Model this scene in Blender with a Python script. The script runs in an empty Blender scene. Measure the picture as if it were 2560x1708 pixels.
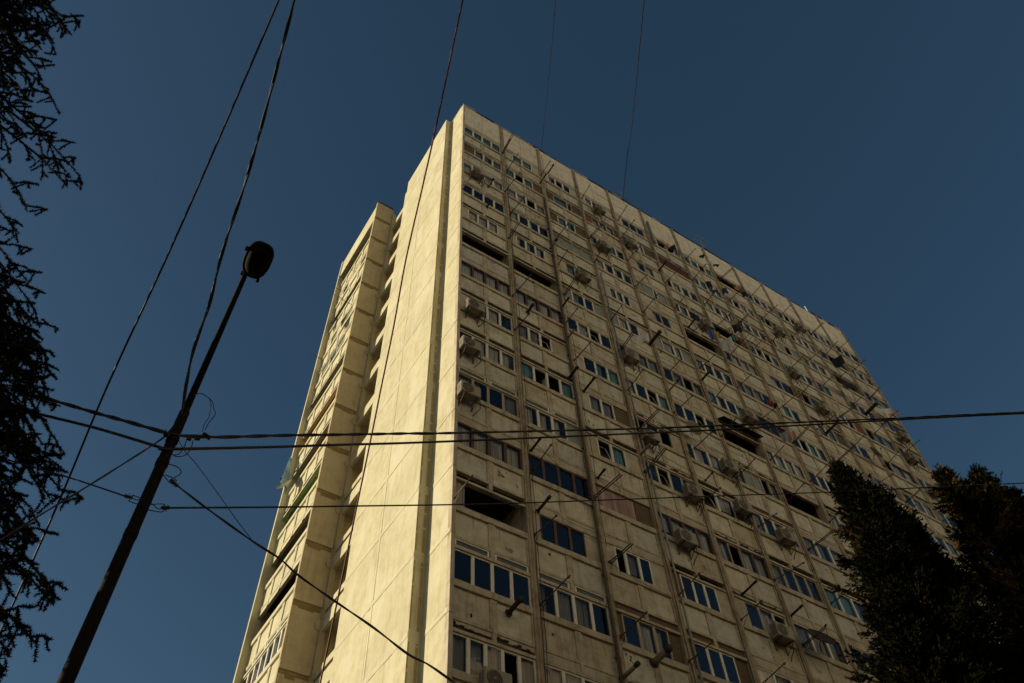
import bpy, math, random
from mathutils import Vector, Matrix
rnd = random.Random(7)
SC = bpy.context.scene
COL = SC.collection

# ---------------------------------------------------------------- camera
RM = ((0.84265649, -0.53711589, -0.03790188),
      (0.42152304, 0.70182983, -0.57424144),
      (0.33503487, 0.46791176, 0.81780818))       # rows: right, down, forward
CAMP = Vector((-8.987, -16.280, 1.6))
FPX = 2079.84
cam_d = bpy.data.cameras.new('camera')
cam = bpy.data.objects.new('camera', cam_d)
COL.objects.link(cam)
cam_d.sensor_width = 36.0
cam_d.lens = 36.0 * FPX / 2560.0
cam_d.clip_start = 0.05
cam_d.clip_end = 5000
rx, ry, rz = (Vector(r) for r in RM)
cam.matrix_world = Matrix.Translation(CAMP) @ Matrix((rx, -ry, -rz)).transposed().to_4x4()
SC.camera = cam

# ---------------------------------------------------------------- sky and sun
SUN_EL = math.radians(16)
SUN_AZ = math.atan2(math.sin(math.radians(33)), -math.cos(math.radians(33)))  # direction towards the sun in plan
sdir = Vector((math.cos(SUN_EL) * math.cos(SUN_AZ), math.cos(SUN_EL) * math.sin(SUN_AZ), math.sin(SUN_EL)))
world = bpy.data.worlds.new('World')
SC.world = world
world.use_nodes = True
wn, wl = world.node_tree.nodes, world.node_tree.links
wn.clear()
sky = wn.new('ShaderNodeTexSky')
sky.sky_type = 'NISHITA'
sky.sun_disc = False
sky.sun_elevation = SUN_EL
sky.sun_rotation = math.pi / 2 - SUN_AZ
sky.altitude = 900
sky.air_density = 1.0
sky.dust_density = 1.0
sky.ozone_density = 1.0
hsv = wn.new('ShaderNodeHueSaturation')
hsv.inputs['Saturation'].default_value = 1.18
hsv.inputs['Hue'].default_value = 0.49
bg = wn.new('ShaderNodeBackground')
bg.inputs['Strength'].default_value = 0.05
wo = wn.new('ShaderNodeOutputWorld')
wl.new(sky.outputs[0], hsv.inputs['Color'])
wl.new(hsv.outputs[0], bg.inputs['Color'])
wl.new(bg.outputs[0], wo.inputs['Surface'])
sun_d = bpy.data.lights.new('sun', 'SUN')
sun_d.energy = 4.5
sun_d.angle = math.radians(0.5)
sun_d.color = (1.0, 0.86, 0.60)
sun = bpy.data.objects.new('sun', sun_d)
COL.objects.link(sun)
sun.rotation_euler = sdir.to_track_quat('Z', 'Y').to_euler()
sun.location = (-20, 20, 80)
SC.view_settings.view_transform = 'Standard'
SC.view_settings.look = 'None'
SC.view_settings.gamma = 1.0
SC.view_settings.exposure = 0.15
SC.cycles.max_bounces = 6
SC.cycles.transparent_max_bounces = 12

# ---------------------------------------------------------------- camera rays (to measure real positions)
def ray(px, py):
    a, b = (px - 1280) / FPX, (py - 854) / FPX
    return rx * a + ry * b + rz
def on_y(px, py, y):
    r = ray(px, py)
    return CAMP + r * ((y - CAMP.y) / r.y)
def on_x(px, py, x):
    r = ray(px, py)
    return CAMP + r * ((x - CAMP.x) / r.x)
def at_hor(px, py, d):
    r = ray(px, py)
    return CAMP + r * (d / math.hypot(r.x, r.y))
def at_dist(px, py, d):
    return CAMP + ray(px, py).normalized() * d

# ---------------------------------------------------------------- materials
MATS = {}
def newmat(name):
    m = bpy.data.materials.new(name)
    m.use_nodes = True
    n, l = m.node_tree.nodes, m.node_tree.links
    n.clear()
    o = n.new('ShaderNodeOutputMaterial')
    MATS[name] = m
    return m, n, l, o
def rgb(c):
    return (c[0], c[1], c[2], 1)
def simple(name, c, rough=0.7, metal=0.0, var=0.12, scale=6.0, spec=0.4):
    m, n, l, o = newmat(name)
    b = n.new('ShaderNodeBsdfPrincipled')
    tc = n.new('ShaderNodeTexCoord')
    no = n.new('ShaderNodeTexNoise'); no.inputs['Scale'].default_value = scale; no.inputs['Detail'].default_value = 5
    mx = n.new('ShaderNodeMix'); mx.data_type = 'RGBA'
    mx.inputs[6].default_value = rgb([v * (1 - var) for v in c])
    mx.inputs[7].default_value = rgb([min(1, v * (1 + var)) for v in c])
    l.new(tc.outputs['Object'], no.inputs['Vector']); l.new(no.outputs[0], mx.inputs[0])
    l.new(mx.outputs[2], b.inputs['Base Color'])
    b.inputs['Roughness'].default_value = rough
    b.inputs['Metallic'].default_value = metal
    b.inputs['Specular IOR Level'].default_value = spec
    l.new(b.outputs[0], o.inputs['Surface'])
    return m
def plaster(name, base, dirt, amount=0.5, streak=0.5, rust=None, spots=0.0, rough=0.9, bump=0.25, blotch=None):
    """weathered render: blotches, vertical run-off streaks, optional rust stains and chipped spots"""
    m, n, l, o = newmat(name)
    b = n.new('ShaderNodeBsdfPrincipled')
    b.inputs['Roughness'].default_value = rough
    b.inputs['Specular IOR Level'].default_value = 0.2
    tc = n.new('ShaderNodeTexCoord')
    def noise(sc, vec, det=6, rg=0.6):
        t = n.new('ShaderNodeTexNoise'); t.inputs['Scale'].default_value = sc
        t.inputs['Detail'].default_value = det; t.inputs['Roughness'].default_value = rg
        l.new(vec, t.inputs['Vector']); return t.outputs[0]
    def mapp(s):
        q = n.new('ShaderNodeMapping'); q.inputs['Scale'].default_value = s
        l.new(tc.outputs['Object'], q.inputs['Vector']); return q.outputs[0]
    def rampv(src, lo, hi):
        q = n.new('ShaderNodeMapRange'); q.inputs[1].default_value = lo; q.inputs[2].default_value = hi
        q.clamp = True; l.new(src, q.inputs[0]); return q.outputs[0]
    def mul(a, v):
        q = n.new('ShaderNodeMath'); q.operation = 'MULTIPLY'; l.new(a, q.inputs[0])
        if isinstance(v, float): q.inputs[1].default_value = v
        else: l.new(v, q.inputs[1])
        return q.outputs[0]
    def mixc(f, ca, cb):
        q = n.new('ShaderNodeMix'); q.data_type = 'RGBA'
        l.new(f, q.inputs[0])
        for i, c in ((6, ca), (7, cb)):
            if isinstance(c, tuple): q.inputs[i].default_value = rgb(c)
            else: l.new(c, q.inputs[i])
        return q.outputs[2]
    big = noise(0.35, tc.outputs['Object'])
    mid = noise(2.3, tc.outputs['Object'], 8, 0.65)
    st = noise(1.0, mapp((7.0, 7.0, 0.35)), 6, 0.65)
    c = mixc(rampv(big, 0.35, 0.7), base, tuple(v * 0.86 for v in base))
    c = mixc(mul(rampv(mid, 0.45, 0.75), amount), c, dirt)
    c = mixc(mul(mul(rampv(st, 0.52, 0.72), rampv(big, 0.3, 0.6)), streak), c, dirt)
    if blotch:
        c = mixc(mul(rampv(noise(0.9, mapp((1, 1, 0.5)), 4, 0.5), 0.5, 0.62), 0.5), c, blotch)
    if rust:
        r1 = noise(1.0, mapp((4.0, 4.0, 0.5)), 7, 0.7)
        c = mixc(mul(rampv(r1, 0.56, 0.70), 0.75), c, rust)
    if spots > 0:
        v = n.new('ShaderNodeTexVoronoi'); v.inputs['Scale'].default_value = 2.2
        l.new(mapp((1, 1, 1)), v.inputs['Vector'])
        near = rampv(v.outputs['Distance'], 0.10, 0.06)
        sel = rampv(noise(0.6, mapp((1, 1, 1)), 2), 0.55, 0.6)
        c = mixc(mul(mul(near, sel), spots), c, (0.05, 0.04, 0.03))
    l.new(c, b.inputs['Base Color'])
    bp = n.new('ShaderNodeBump'); bp.inputs['Strength'].default_value = bump; bp.inputs['Distance'].default_value = 0.02
    fine = noise(14.0, tc.outputs['Object'], 6)
    l.new(fine, bp.inputs['Height']); l.new(bp.outputs[0], b.inputs['Normal'])
    l.new(b.outputs[0], o.inputs['Surface'])
    return m
def brickmat(name, c1, c2, mortar):
    m, n, l, o = newmat(name)
    b = n.new('ShaderNodeBsdfPrincipled'); b.inputs['Roughness'].default_value = 0.95
    tc = n.new('ShaderNodeTexCoord'); sp = n.new('ShaderNodeSeparateXYZ'); cb = n.new('ShaderNodeCombineXYZ')
    ad = n.new('ShaderNodeMath'); ad.operation = 'ADD'
    l.new(tc.outputs['Object'], sp.inputs[0]); l.new(sp.outputs[0], ad.inputs[0]); l.new(sp.outputs[1], ad.inputs[1])
    l.new(ad.outputs[0], cb.inputs[0]); l.new(sp.outputs[2], cb.inputs[1])
    br = n.new('ShaderNodeTexBrick')
    br.inputs['Scale'].default_value = 1.0
    br.inputs['Brick Width'].default_value = 0.26; br.inputs['Row Height'].default_value = 0.085
    br.inputs['Mortar Size'].default_value = 0.012
    br.inputs['Color1'].default_value = rgb(c1); br.inputs['Color2'].default_value = rgb(c2); br.inputs['Mortar'].default_value = rgb(mortar)
    l.new(cb.outputs[0], br.inputs['Vector']); l.new(br.outputs[0], b.inputs['Base Color'])
    bp = n.new('ShaderNodeBump'); bp.inputs['Strength'].default_value = 0.8; bp.inputs['Distance'].default_value = 0.02; bp.invert = True
    l.new(br.outputs[1], bp.inputs['Height']); l.new(bp.outputs[0], b.inputs['Normal'])
    l.new(b.outputs[0], o.inputs['Surface'])
    return m
def glassmat(name, tint=(0.88, 0.9, 0.9), ior=1.5, bump=0.05, sc=2.0):
    m, n, l, o = newmat(name)
    tr = n.new('ShaderNodeBsdfTransparent'); tr.inputs[0].default_value = rgb(tint)
    gl = n.new('ShaderNodeBsdfGlossy'); gl.inputs['Roughness'].default_value = 0.03
    gl.inputs[0].default_value = (0.95, 0.86, 0.84, 1)
    fr = n.new('ShaderNodeFresnel'); fr.inputs[0].default_value = ior
    mx = n.new('ShaderNodeMixShader')
    tc = n.new('ShaderNodeTexCoord'); no = n.new('ShaderNodeTexNoise'); no.inputs['Scale'].default_value = sc
    bp = n.new('ShaderNodeBump'); bp.inputs['Strength'].default_value = bump; bp.inputs['Distance'].default_value = 0.05
    l.new(tc.outputs['Object'], no.inputs['Vector']); l.new(no.outputs[0], bp.inputs['Height'])
    l.new(bp.outputs[0], gl.inputs['Normal']); l.new(bp.outputs[0], fr.inputs['Normal'])
    l.new(fr.outputs[0], mx.inputs[0]); l.new(tr.outputs[0], mx.inputs[1]); l.new(gl.outputs[0], mx.inputs[2])
    l.new(mx.outputs[0], o.inputs['Surface'])
    return m
def curtainmat(name, c, fold=26.0, lo=0.55):
    m, n, l, o = newmat(name)
    b = n.new('ShaderNodeBsdfPrincipled'); b.inputs['Roughness'].default_value = 0.95
    tc = n.new('ShaderNodeTexCoord')
    mp = n.new('ShaderNodeMapping'); mp.inputs['Scale'].default_value = (fold * 0.35, fold * 0.35, 0.4)
    no = n.new('ShaderNodeTexNoise'); no.inputs['Scale'].default_value = 1.0; no.inputs['Detail'].default_value = 3
    mx = n.new('ShaderNodeMix'); mx.data_type = 'RGBA'
    mx.inputs[6].default_value = rgb([v * lo for v in c]); mx.inputs[7].default_value = rgb(c)
    mr = n.new('ShaderNodeMapRange'); mr.inputs[1].default_value = 0.35; mr.inputs[2].default_value = 0.65
    l.new(tc.outputs['Object'], mp.inputs[0]); l.new(mp.outputs[0], no.inputs['Vector'])
    l.new(no.outputs[0], mr.inputs[0]); l.new(mr.outputs[0], mx.inputs[0])
    l.new(mx.outputs[2], b.inputs['Base Color']); l.new(b.outputs[0], o.inputs['Surface'])
    bp = n.new('ShaderNodeBump'); bp.inputs['Strength'].default_value = 0.6; bp.inputs['Distance'].default_value = 0.04
    l.new(no.outputs[0], bp.inputs['Height']); l.new(bp.outputs[0], b.inputs['Normal'])
    return m

plaster('panel_grey', (0.60, 0.58, 0.47), (0.27, 0.22, 0.15), 0.7, 0.8, spots=1.0)
plaster('panel_tan', (0.58, 0.52, 0.38), (0.22, 0.16, 0.09), 0.75, 0.9, spots=1.0, rust=(0.26, 0.16, 0.08))
plaster('panel', (0.68, 0.64, 0.50), (0.22, 0.17, 0.10), 0.6, 0.6, rust=None, spots=1.0, blotch=(0.50, 0.44, 0.30))
plaster('rib', (0.56, 0.49, 0.35), (0.19, 0.14, 0.08), 0.75, 0.9, rust=(0.20, 0.12, 0.06))
plaster('pilaster', (0.45, 0.37, 0.25), (0.13, 0.085, 0.045), 0.8, 0.95, rust=(0.16, 0.085, 0.035))
plaster('infill', (0.56, 0.50, 0.38), (0.22, 0.15, 0.08), 0.6, 0.55, blotch=(0.30, 0.22, 0.13))
plaster('parapet', (0.82, 0.73, 0.55), (0.32, 0.24, 0.15), 0.5, 0.6)
plaster('cream', (0.60, 0.565, 0.39), (0.40, 0.33, 0.17), 0.6, 0.85, blotch=(0.66, 0.63, 0.48), bump=0.2)
plaster('cream_band', (0.63, 0.60, 0.44), (0.38, 0.30, 0.15), 0.35, 0.5, bump=0.2)
plaster('shaft', (0.52, 0.445, 0.29), (0.30, 0.22, 0.115), 0.45, 0.7, rust=(0.42, 0.31, 0.16), bump=0.2)
plaster('dark_brown', (0.24, 0.17, 0.08), (0.34, 0.25, 0.13), 0.7, 0.6, bump=0.4)
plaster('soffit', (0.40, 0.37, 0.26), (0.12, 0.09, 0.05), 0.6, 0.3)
plaster('stain_pale', (0.40, 0.32, 0.17), (0.29, 0.21, 0.10), 0.8, 0.6, bump=0.3)
plaster('stain_mid', (0.44, 0.35, 0.19), (0.28, 0.20, 0.10), 0.8, 0.6, bump=0.3)
plaster('runoff', (0.42, 0.38, 0.29), (0.28, 0.22, 0.14), 0.7, 0.6)
plaster('streak_pale', (0.50, 0.45, 0.28), (0.40, 0.33, 0.18), 0.6, 0.6)
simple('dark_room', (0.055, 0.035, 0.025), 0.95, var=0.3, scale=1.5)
simple('green_paint', (0.20, 0.34, 0.12), 0.85, var=0.15, scale=2)
simple('ochre_paint', (0.55, 0.32, 0.07), 0.85, var=0.15, scale=2)
brickmat('brick', (0.15, 0.085, 0.05), (0.10, 0.06, 0.038), (0.17, 0.13, 0.09))
brickmat('mudbrick', (0.17, 0.12, 0.06), (0.13, 0.09, 0.045), (0.10, 0.07, 0.04))
plaster('red_brick', (0.24, 0.09, 0.05), (0.12, 0.05, 0.03), 0.6, 0.3)
simple('white_frame', (0.72, 0.68, 0.56), 0.5, var=0.12, scale=8)
simple('grey_frame', (0.36, 0.31, 0.22), 0.6, var=0.2, scale=8)
simple('brown_frame', (0.10, 0.045, 0.025), 0.6, var=0.3, scale=8)
glassmat('glass')
glassmat('glass_dark', (0.25, 0.3, 0.34), 1.7, 0.08, 1.2)
simple('frosted', (0.26, 0.28, 0.21), 0.35, var=0.15, scale=2)
simple('transom', (0.11, 0.12, 0.10), 0.25, var=0.35, scale=3)
curtainmat('curtain_white', (0.72, 0.69, 0.62))
curtainmat('curtain_grey', (0.42, 0.40, 0.37))
curtainmat('curtain_teal', (0.24, 0.48, 0.50))
curtainmat('curtain_pink', (0.50, 0.33, 0.30), 18, 0.5)
curtainmat('slats', (0.36, 0.32, 0.24), 60, 0.45)
curtainmat('mesh_red', (0.13, 0.045, 0.03), 60, 0.35)
simple('ac_white', (0.31, 0.27, 0.19), 0.55, var=0.15, scale=5)
simple('ac_dark', (0.035, 0.028, 0.022), 0.7, var=0.3)
simple('steel', (0.10, 0.07, 0.05), 0.55, 0.3, var=0.4, scale=9)
simple('steel_pale', (0.30, 0.24, 0.17), 0.6, 0.2, var=0.3, scale=9)
simple('pipe_grey', (0.26, 0.25, 0.22), 0.55, 0.3, var=0.25, scale=3)
simple('soot', (0.045, 0.03, 0.022), 0.8, 0.1, var=0.5, scale=8)
simple('lamp_paint', (0.008, 0.006, 0.006), 0.85, 0.0, var=0.4, scale=5, spec=0.12)
simple('lamp_lens', (0.010, 0.006, 0.004), 0.8, 0.0, var=0.2, scale=5, spec=0.1)
simple('cable', (0.012, 0.008, 0.008), 0.6, var=0.3)
simple('cable_red', (0.17, 0.04, 0.02), 0.6, var=0.3)
simple('bark', (0.03, 0.02, 0.014), 0.95, var=0.4, scale=12)
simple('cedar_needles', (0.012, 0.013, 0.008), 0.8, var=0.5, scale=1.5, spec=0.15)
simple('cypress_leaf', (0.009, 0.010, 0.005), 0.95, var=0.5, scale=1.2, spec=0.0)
simple('cypress_leaf_brown', (0.07, 0.043, 0.014), 0.95, var=0.6, scale=1.5, spec=0.0)
simple('asphalt', (0.05, 0.05, 0.05), 0.9, var=0.25, scale=3)
simple('soil', (0.055, 0.045, 0.03), 0.95, var=0.35, scale=0.7)
simple('dish_white', (0.60, 0.58, 0.50), 0.5, var=0.08)
simple('low_bounce_base', (0.06, 0.05, 0.04), 0.9)  # lower part of the added block, dark to cut its bounce
simple('bounce_pale', (0.88, 0.82, 0.70), 0.9, var=0.06, scale=.3)  # sunlit upper part of the added block, pale for bounce
simple('glass_far', (0.05, 0.06, 0.07), 0.2)
simple('blue_sheet', (0.32, 0.55, 0.72), 0.6)
simple('tar', (0.05, 0.042, 0.035), 0.9)
simple('door', (0.12, 0.07, 0.04), 0.6)

# ---------------------------------------------------------------- mesh helpers
class MB:
    def __init__(self):
        self.v, self.f, self.m, self.mats = [], [], [], []
    def mi(self, mat):
        if mat not in self.mats: self.mats.append(mat)
        return self.mats.index(mat)
    def face(self, pts, mat):
        b = len(self.v)
        self.v.extend([tuple(p) for p in pts]); self.f.append(tuple(range(b, b + len(pts)))); self.m.append(self.mi(mat))
    def hexa(self, P, mat):
        b = len(self.v); self.v.extend([tuple(p) for p in P]); k = self.mi(mat)
        for q in ((0, 3, 2, 1), (4, 5, 6, 7), (0, 1, 5, 4), (1, 2, 6, 5), (2, 3, 7, 6), (3, 0, 4, 7)):
            self.f.append(tuple(b + i for i in q)); self.m.append(k)
    def box(self, a, c, mat, T=None):
        (x0, y0, z0), (x1, y1, z1) = a, c
        P = [(x0, y0, z0), (x1, y0, z0), (x1, y1, z0), (x0, y1, z0), (x0, y0, z1), (x1, y0, z1), (x1, y1, z1), (x0, y1, z1)]
        if T: P = [T(*p) for p in P]
        self.hexa(P, mat)
    def tube(self, pts, r, mat, n=6, cap=True, radii=None):
        pts = [Vector(p) for p in pts]
        b = len(self.v); k = self.mi(mat); up = None
        for i, p in enumerate(pts):
            t = (pts[min(i + 1, len(pts) - 1)] - pts[max(i - 1, 0)])
            if t.length < 1e-9: t = Vector((0, 0, 1))
            t.normalize()
            if up is None:
                up = Vector((0, 0, 1)) if abs(t.z) < 0.9 else Vector((1, 0, 0))
                up = (up - t * up.dot(t)).normalized()
            else:
                up = (up - t * up.dot(t))
                up = up.normalized() if up.length > 1e-6 else t.orthogonal().normalized()
            s = t.cross(up); rr = radii[i] if radii else r
            for j in range(n):
                a = 2 * math.pi * j / n
                self.v.append(tuple(p + (up * math.cos(a) + s * math.sin(a)) * rr))
        for i in range(len(pts) - 1):
            for j in range(n):
                self.f.append((b + i * n + j, b + i * n + (j + 1) % n, b + (i + 1) * n + (j + 1) % n, b + (i + 1) * n + j)); self.m.append(k)
        if cap:
            self.f.append(tuple(b + j for j in range(n))[::-1]); self.m.append(k)
            e = b + (len(pts) - 1) * n
            self.f.append(tuple(e + j for j in range(n))); self.m.append(k)
    def lathe(self, prof, mat, M, n=20):
        b = len(self.v); k = self.mi(mat)
        for (r, h) in prof:
            for j in range(n):
                a = 2 * math.pi * j / n
                self.v.append(tuple(M @ Vector((r * math.cos(a), r * math.sin(a), h))))
        for i in range(len(prof) - 1):
            for j in range(n):
                self.f.append((b + i * n + j, b + i * n + (j + 1) % n, b + (i + 1) * n + (j + 1) % n, b + (i + 1) * n + j)); self.m.append(k)
    def build(self, name, parent=None, smooth=False):
        me = bpy.data.meshes.new(name)
        me.from_pydata(self.v, [], self.f)
        for mt in self.mats: me.materials.append(MATS[mt])
        me.polygons.foreach_set('material_index', self.m)
        if smooth: me.polygons.foreach_set('use_smooth', [True] * len(self.f))
        me.update()
        o = bpy.data.objects.new(name, me)
        COL.objects.link(o)
        if parent: o.parent = parent
        return o
def tag(o, label, cat, group=None):
    o['label'] = label; o['category'] = cat
    if group: o['group'] = group
    return o
def empty(name, loc=(0, 0, 0)):
    e = bpy.data.objects.new(name, None); COL.objects.link(e); e.location = loc; e.empty_display_size = 0.3
    return e
def dup(root, loc):
    r = root.copy(); COL.objects.link(r); r.location = loc
    for ch in root.children:
        c = ch.copy(); COL.objects.link(c); c.parent = r
        for g in ch.children:
            d = g.copy(); COL.objects.link(d); d.parent = c
    return r
ORD = ['zeroth', 'first', 'second', 'third', 'fourth', 'fifth', 'sixth', 'seventh', 'eighth', 'ninth', 'tenth', 'eleventh', 'twelfth', 'thirteenth', 'fourteenth', 'fifteenth', 'sixteenth', 'seventeenth']

# ---------------------------------------------------------------- ground
g = MB(); g.face([(-1500, -1500, 0), (1500, -1500, 0), (1500, 1500, 0), (-1500, 1500, 0)], 'soil')
go = g.build('ground'); go['kind'] = 'structure'
g = MB(); g.face([(-400, -24, .004), (400, -24, .004), (400, -14.5, .004), (-400, -14.5, .004)], 'asphalt')
go = g.build('road'); go['kind'] = 'structure'
g = MB(); g.box((-60, -14.5, 0), (60, -12.0, 0.13), 'asphalt')
go = g.build('pavement'); go['kind'] = 'structure'

# ================================================================ the tower block
BW = 2.9
NB = 12
NR = 17
def sill(k): return 50.36 - 2.8 * (k - 1)
ROOF = 55.1
tower = empty('apartment_tower', (0, 0, 0))
tag(tower, 'tall weathered concrete apartment block with sunlit blank end wall and shaded window facade', 'apartment building')
def TR(u, w, z): return (u, -w, z)
LX, LY = -1.39, 13.95
def TL(u, w, z): return (LX - w, LY - u, z)

wall = MB(); inner = MB()
many_frame = MB()
WINS = []          # (size key, pieces)

def glaze(T, a, b, z0, z1, spec, store):
    """one glazed bank: list of (kind, width) between a and b; store -> dict of MBs"""
    tot = sum(w for _, w in spec); u = a
    fr, pn, ct = store['frame'], store['pane'], store['curtain']
    for kind, w in spec:
        if kind == 'd' and rnd.random() < .3: kind = 'w'
        e = u + (b - a) * w / tot
        if kind in 'wdtokgnNPc':
            fm = 'brown_frame' if kind in 'nN' else ('grey_frame' if kind in 'gP' else 'white_frame')
            if kind in 'wdto' and store['tone'] < 0.25: fm = 'grey_frame'
            W0, W1 = -0.09, -0.03
            t = 0.055
            if kind != 'c' and kind != 'P':
                fr.box((u, W0, z0), (u + t, W1, z1), fm, T); fr.box((e - t, W0, z0), (e, W1, z1), fm, T)
                fr.box((u + t, W0, z0), (e - t, W1, z0 + t), fm, T); fr.box((u + t, W0, z1 - t), (e - t, W1, z1), fm, T)
            wg = -0.06
            jit = rnd.uniform(-0.012, 0.012); jit2 = rnd.uniform(-0.015, 0.015)
            def pane(mat, dw0=0.0, dw1=0.0):
                pn.face([T(u + t, wg + dw0 - jit, z0 + t), T(e - t, wg + dw0 + jit, z0 + t), T(e - t, wg + dw1 + jit + jit2, z1 - t), T(u + t, wg + dw1 - jit + jit2, z1 - t)], mat)
            if kind == 'g': pane('frosted')
            elif kind == 'c' or kind == 'P':
                ct.face([T(u, -0.1, z0), T(e, -0.1, z0), T(e, -0.1, z1), T(u, -0.1, z1)], 'slats' if kind == 'c' else 'curtain_pink')
            elif kind == 'o':
                if rnd.random() < 0.6:   # opened inwards, leaf seen edge on
                    d = rnd.uniform(0.3, 0.5)
                    fr.hexa([T(u + t, W0 - d, z0 + t), T(u + t + .03, W0 - d, z0 + t), T(u + t + .03, W0, z0 + t), T(u + t, W0, z0 + t),
                             T(u + t, W0 - d, z1 - t), T(u + t + .03, W0 - d, z1 - t), T(u + t + .03, W0, z1 - t), T(u + t, W0, z1 - t)], fm)
            elif kind == 'k':            # tilted open at the top
                q = 0.22
                P = lambda uu, zz, s: T(uu, wg - q * s, zz)
                pn.face([P(u + t * 1.9, z0 + 2 * t, 0), P(e - t * 1.9, z0 + 2 * t, 0), P(e - t * 1.9, z1 - 2.4 * t, 1), P(u + t * 1.9, z1 - 2.4 * t, 1)], 'glass_dark')
                for (ua, ub) in ((u + t, u + t * 1.9), (e - t * 1.9, e - t)):
                    fr.hexa([P(ua, z0 + t, 0), P(ub, z0 + t, 0), T(ub, wg - .04, z0 + t), T(ua, wg - .04, z0 + t),
                             P(ua, z1 - 1.5 * t, 1), P(ub, z1 - 1.5 * t, 1), T(ub, wg - q - .04, z1 - 1.5 * t), T(ua, wg - q - .04, z1 - 1.5 * t)], fm)
                fr.hexa([P(u + t, z1 - 2.4 * t, 1), P(e - t, z1 - 2.4 * t, 1), T(e - t, wg - q - .04, z1 - 2.4 * t), T(u + t, wg - q - .04, z1 - 2.4 * t),
                         P(u + t, z1 - 1.5 * t, 1), P(e - t, z1 - 1.5 * t, 1), T(e - t, wg - q - .04, z1 - 1.5 * t), T(u + t, wg - q - .04, z1 - 1.5 * t)], fm)
            else:
                pane('glass_dark' if kind in 'dN' else 'glass')
                if kind in 'wtn':
                    cm = {'w': store['cm'], 't': 'curtain_teal', 'n': 'curtain_white'}[kind]
                    c0, c1 = u + t, e - t
                    if kind == 'w' and rnd.random() < 0.35: c1 = c0 + (c1 - c0) * rnd.uniform(0.45, 0.8)
                    wc = -0.16
                    nn = 10
                    zb = z0 + (0 if rnd.random() < .7 else rnd.uniform(.1, .4))
                    for i in range(nn):
                        ua = c0 + (c1 - c0) * i / nn; ub = c0 + (c1 - c0) * (i + 1) / nn
                        da = 0.02 * ((i % 2) * 2 - 1); db = -da
                        ct.face([T(ua, wc + da, zb), T(ub, wc + db, zb), T(ub, wc + db, z1), T(ua, wc + da, z1)], cm)
        elif kind == 'b': wall.box((u, -.15, z0), (e, -.07, z1), 'mudbrick', T)
        elif kind == 'B': wall.box((u, -.15, z0), (e, -.07, z1), 'brick', T)
        elif kind == 'p': wall.box((u, -.15, z0), (e, -.035, z1), 'infill', T)
        elif kind == 'r': wall.box((u, -.15, z0), (e, -.05, z1), 'red_brick', T)
        elif kind == 'L': ct.face([T(u, -.04, z0), T(e, -.04, z0), T(e, -.04, z1), T(u, -.04, z1)], 'mesh_red')
        u = e

def parse(s):
    out = []
    for tkn in s.split():
        out.append((tkn[0], float(tkn[1:]) if len(tkn) > 1 else 1.0))
    return out

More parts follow.
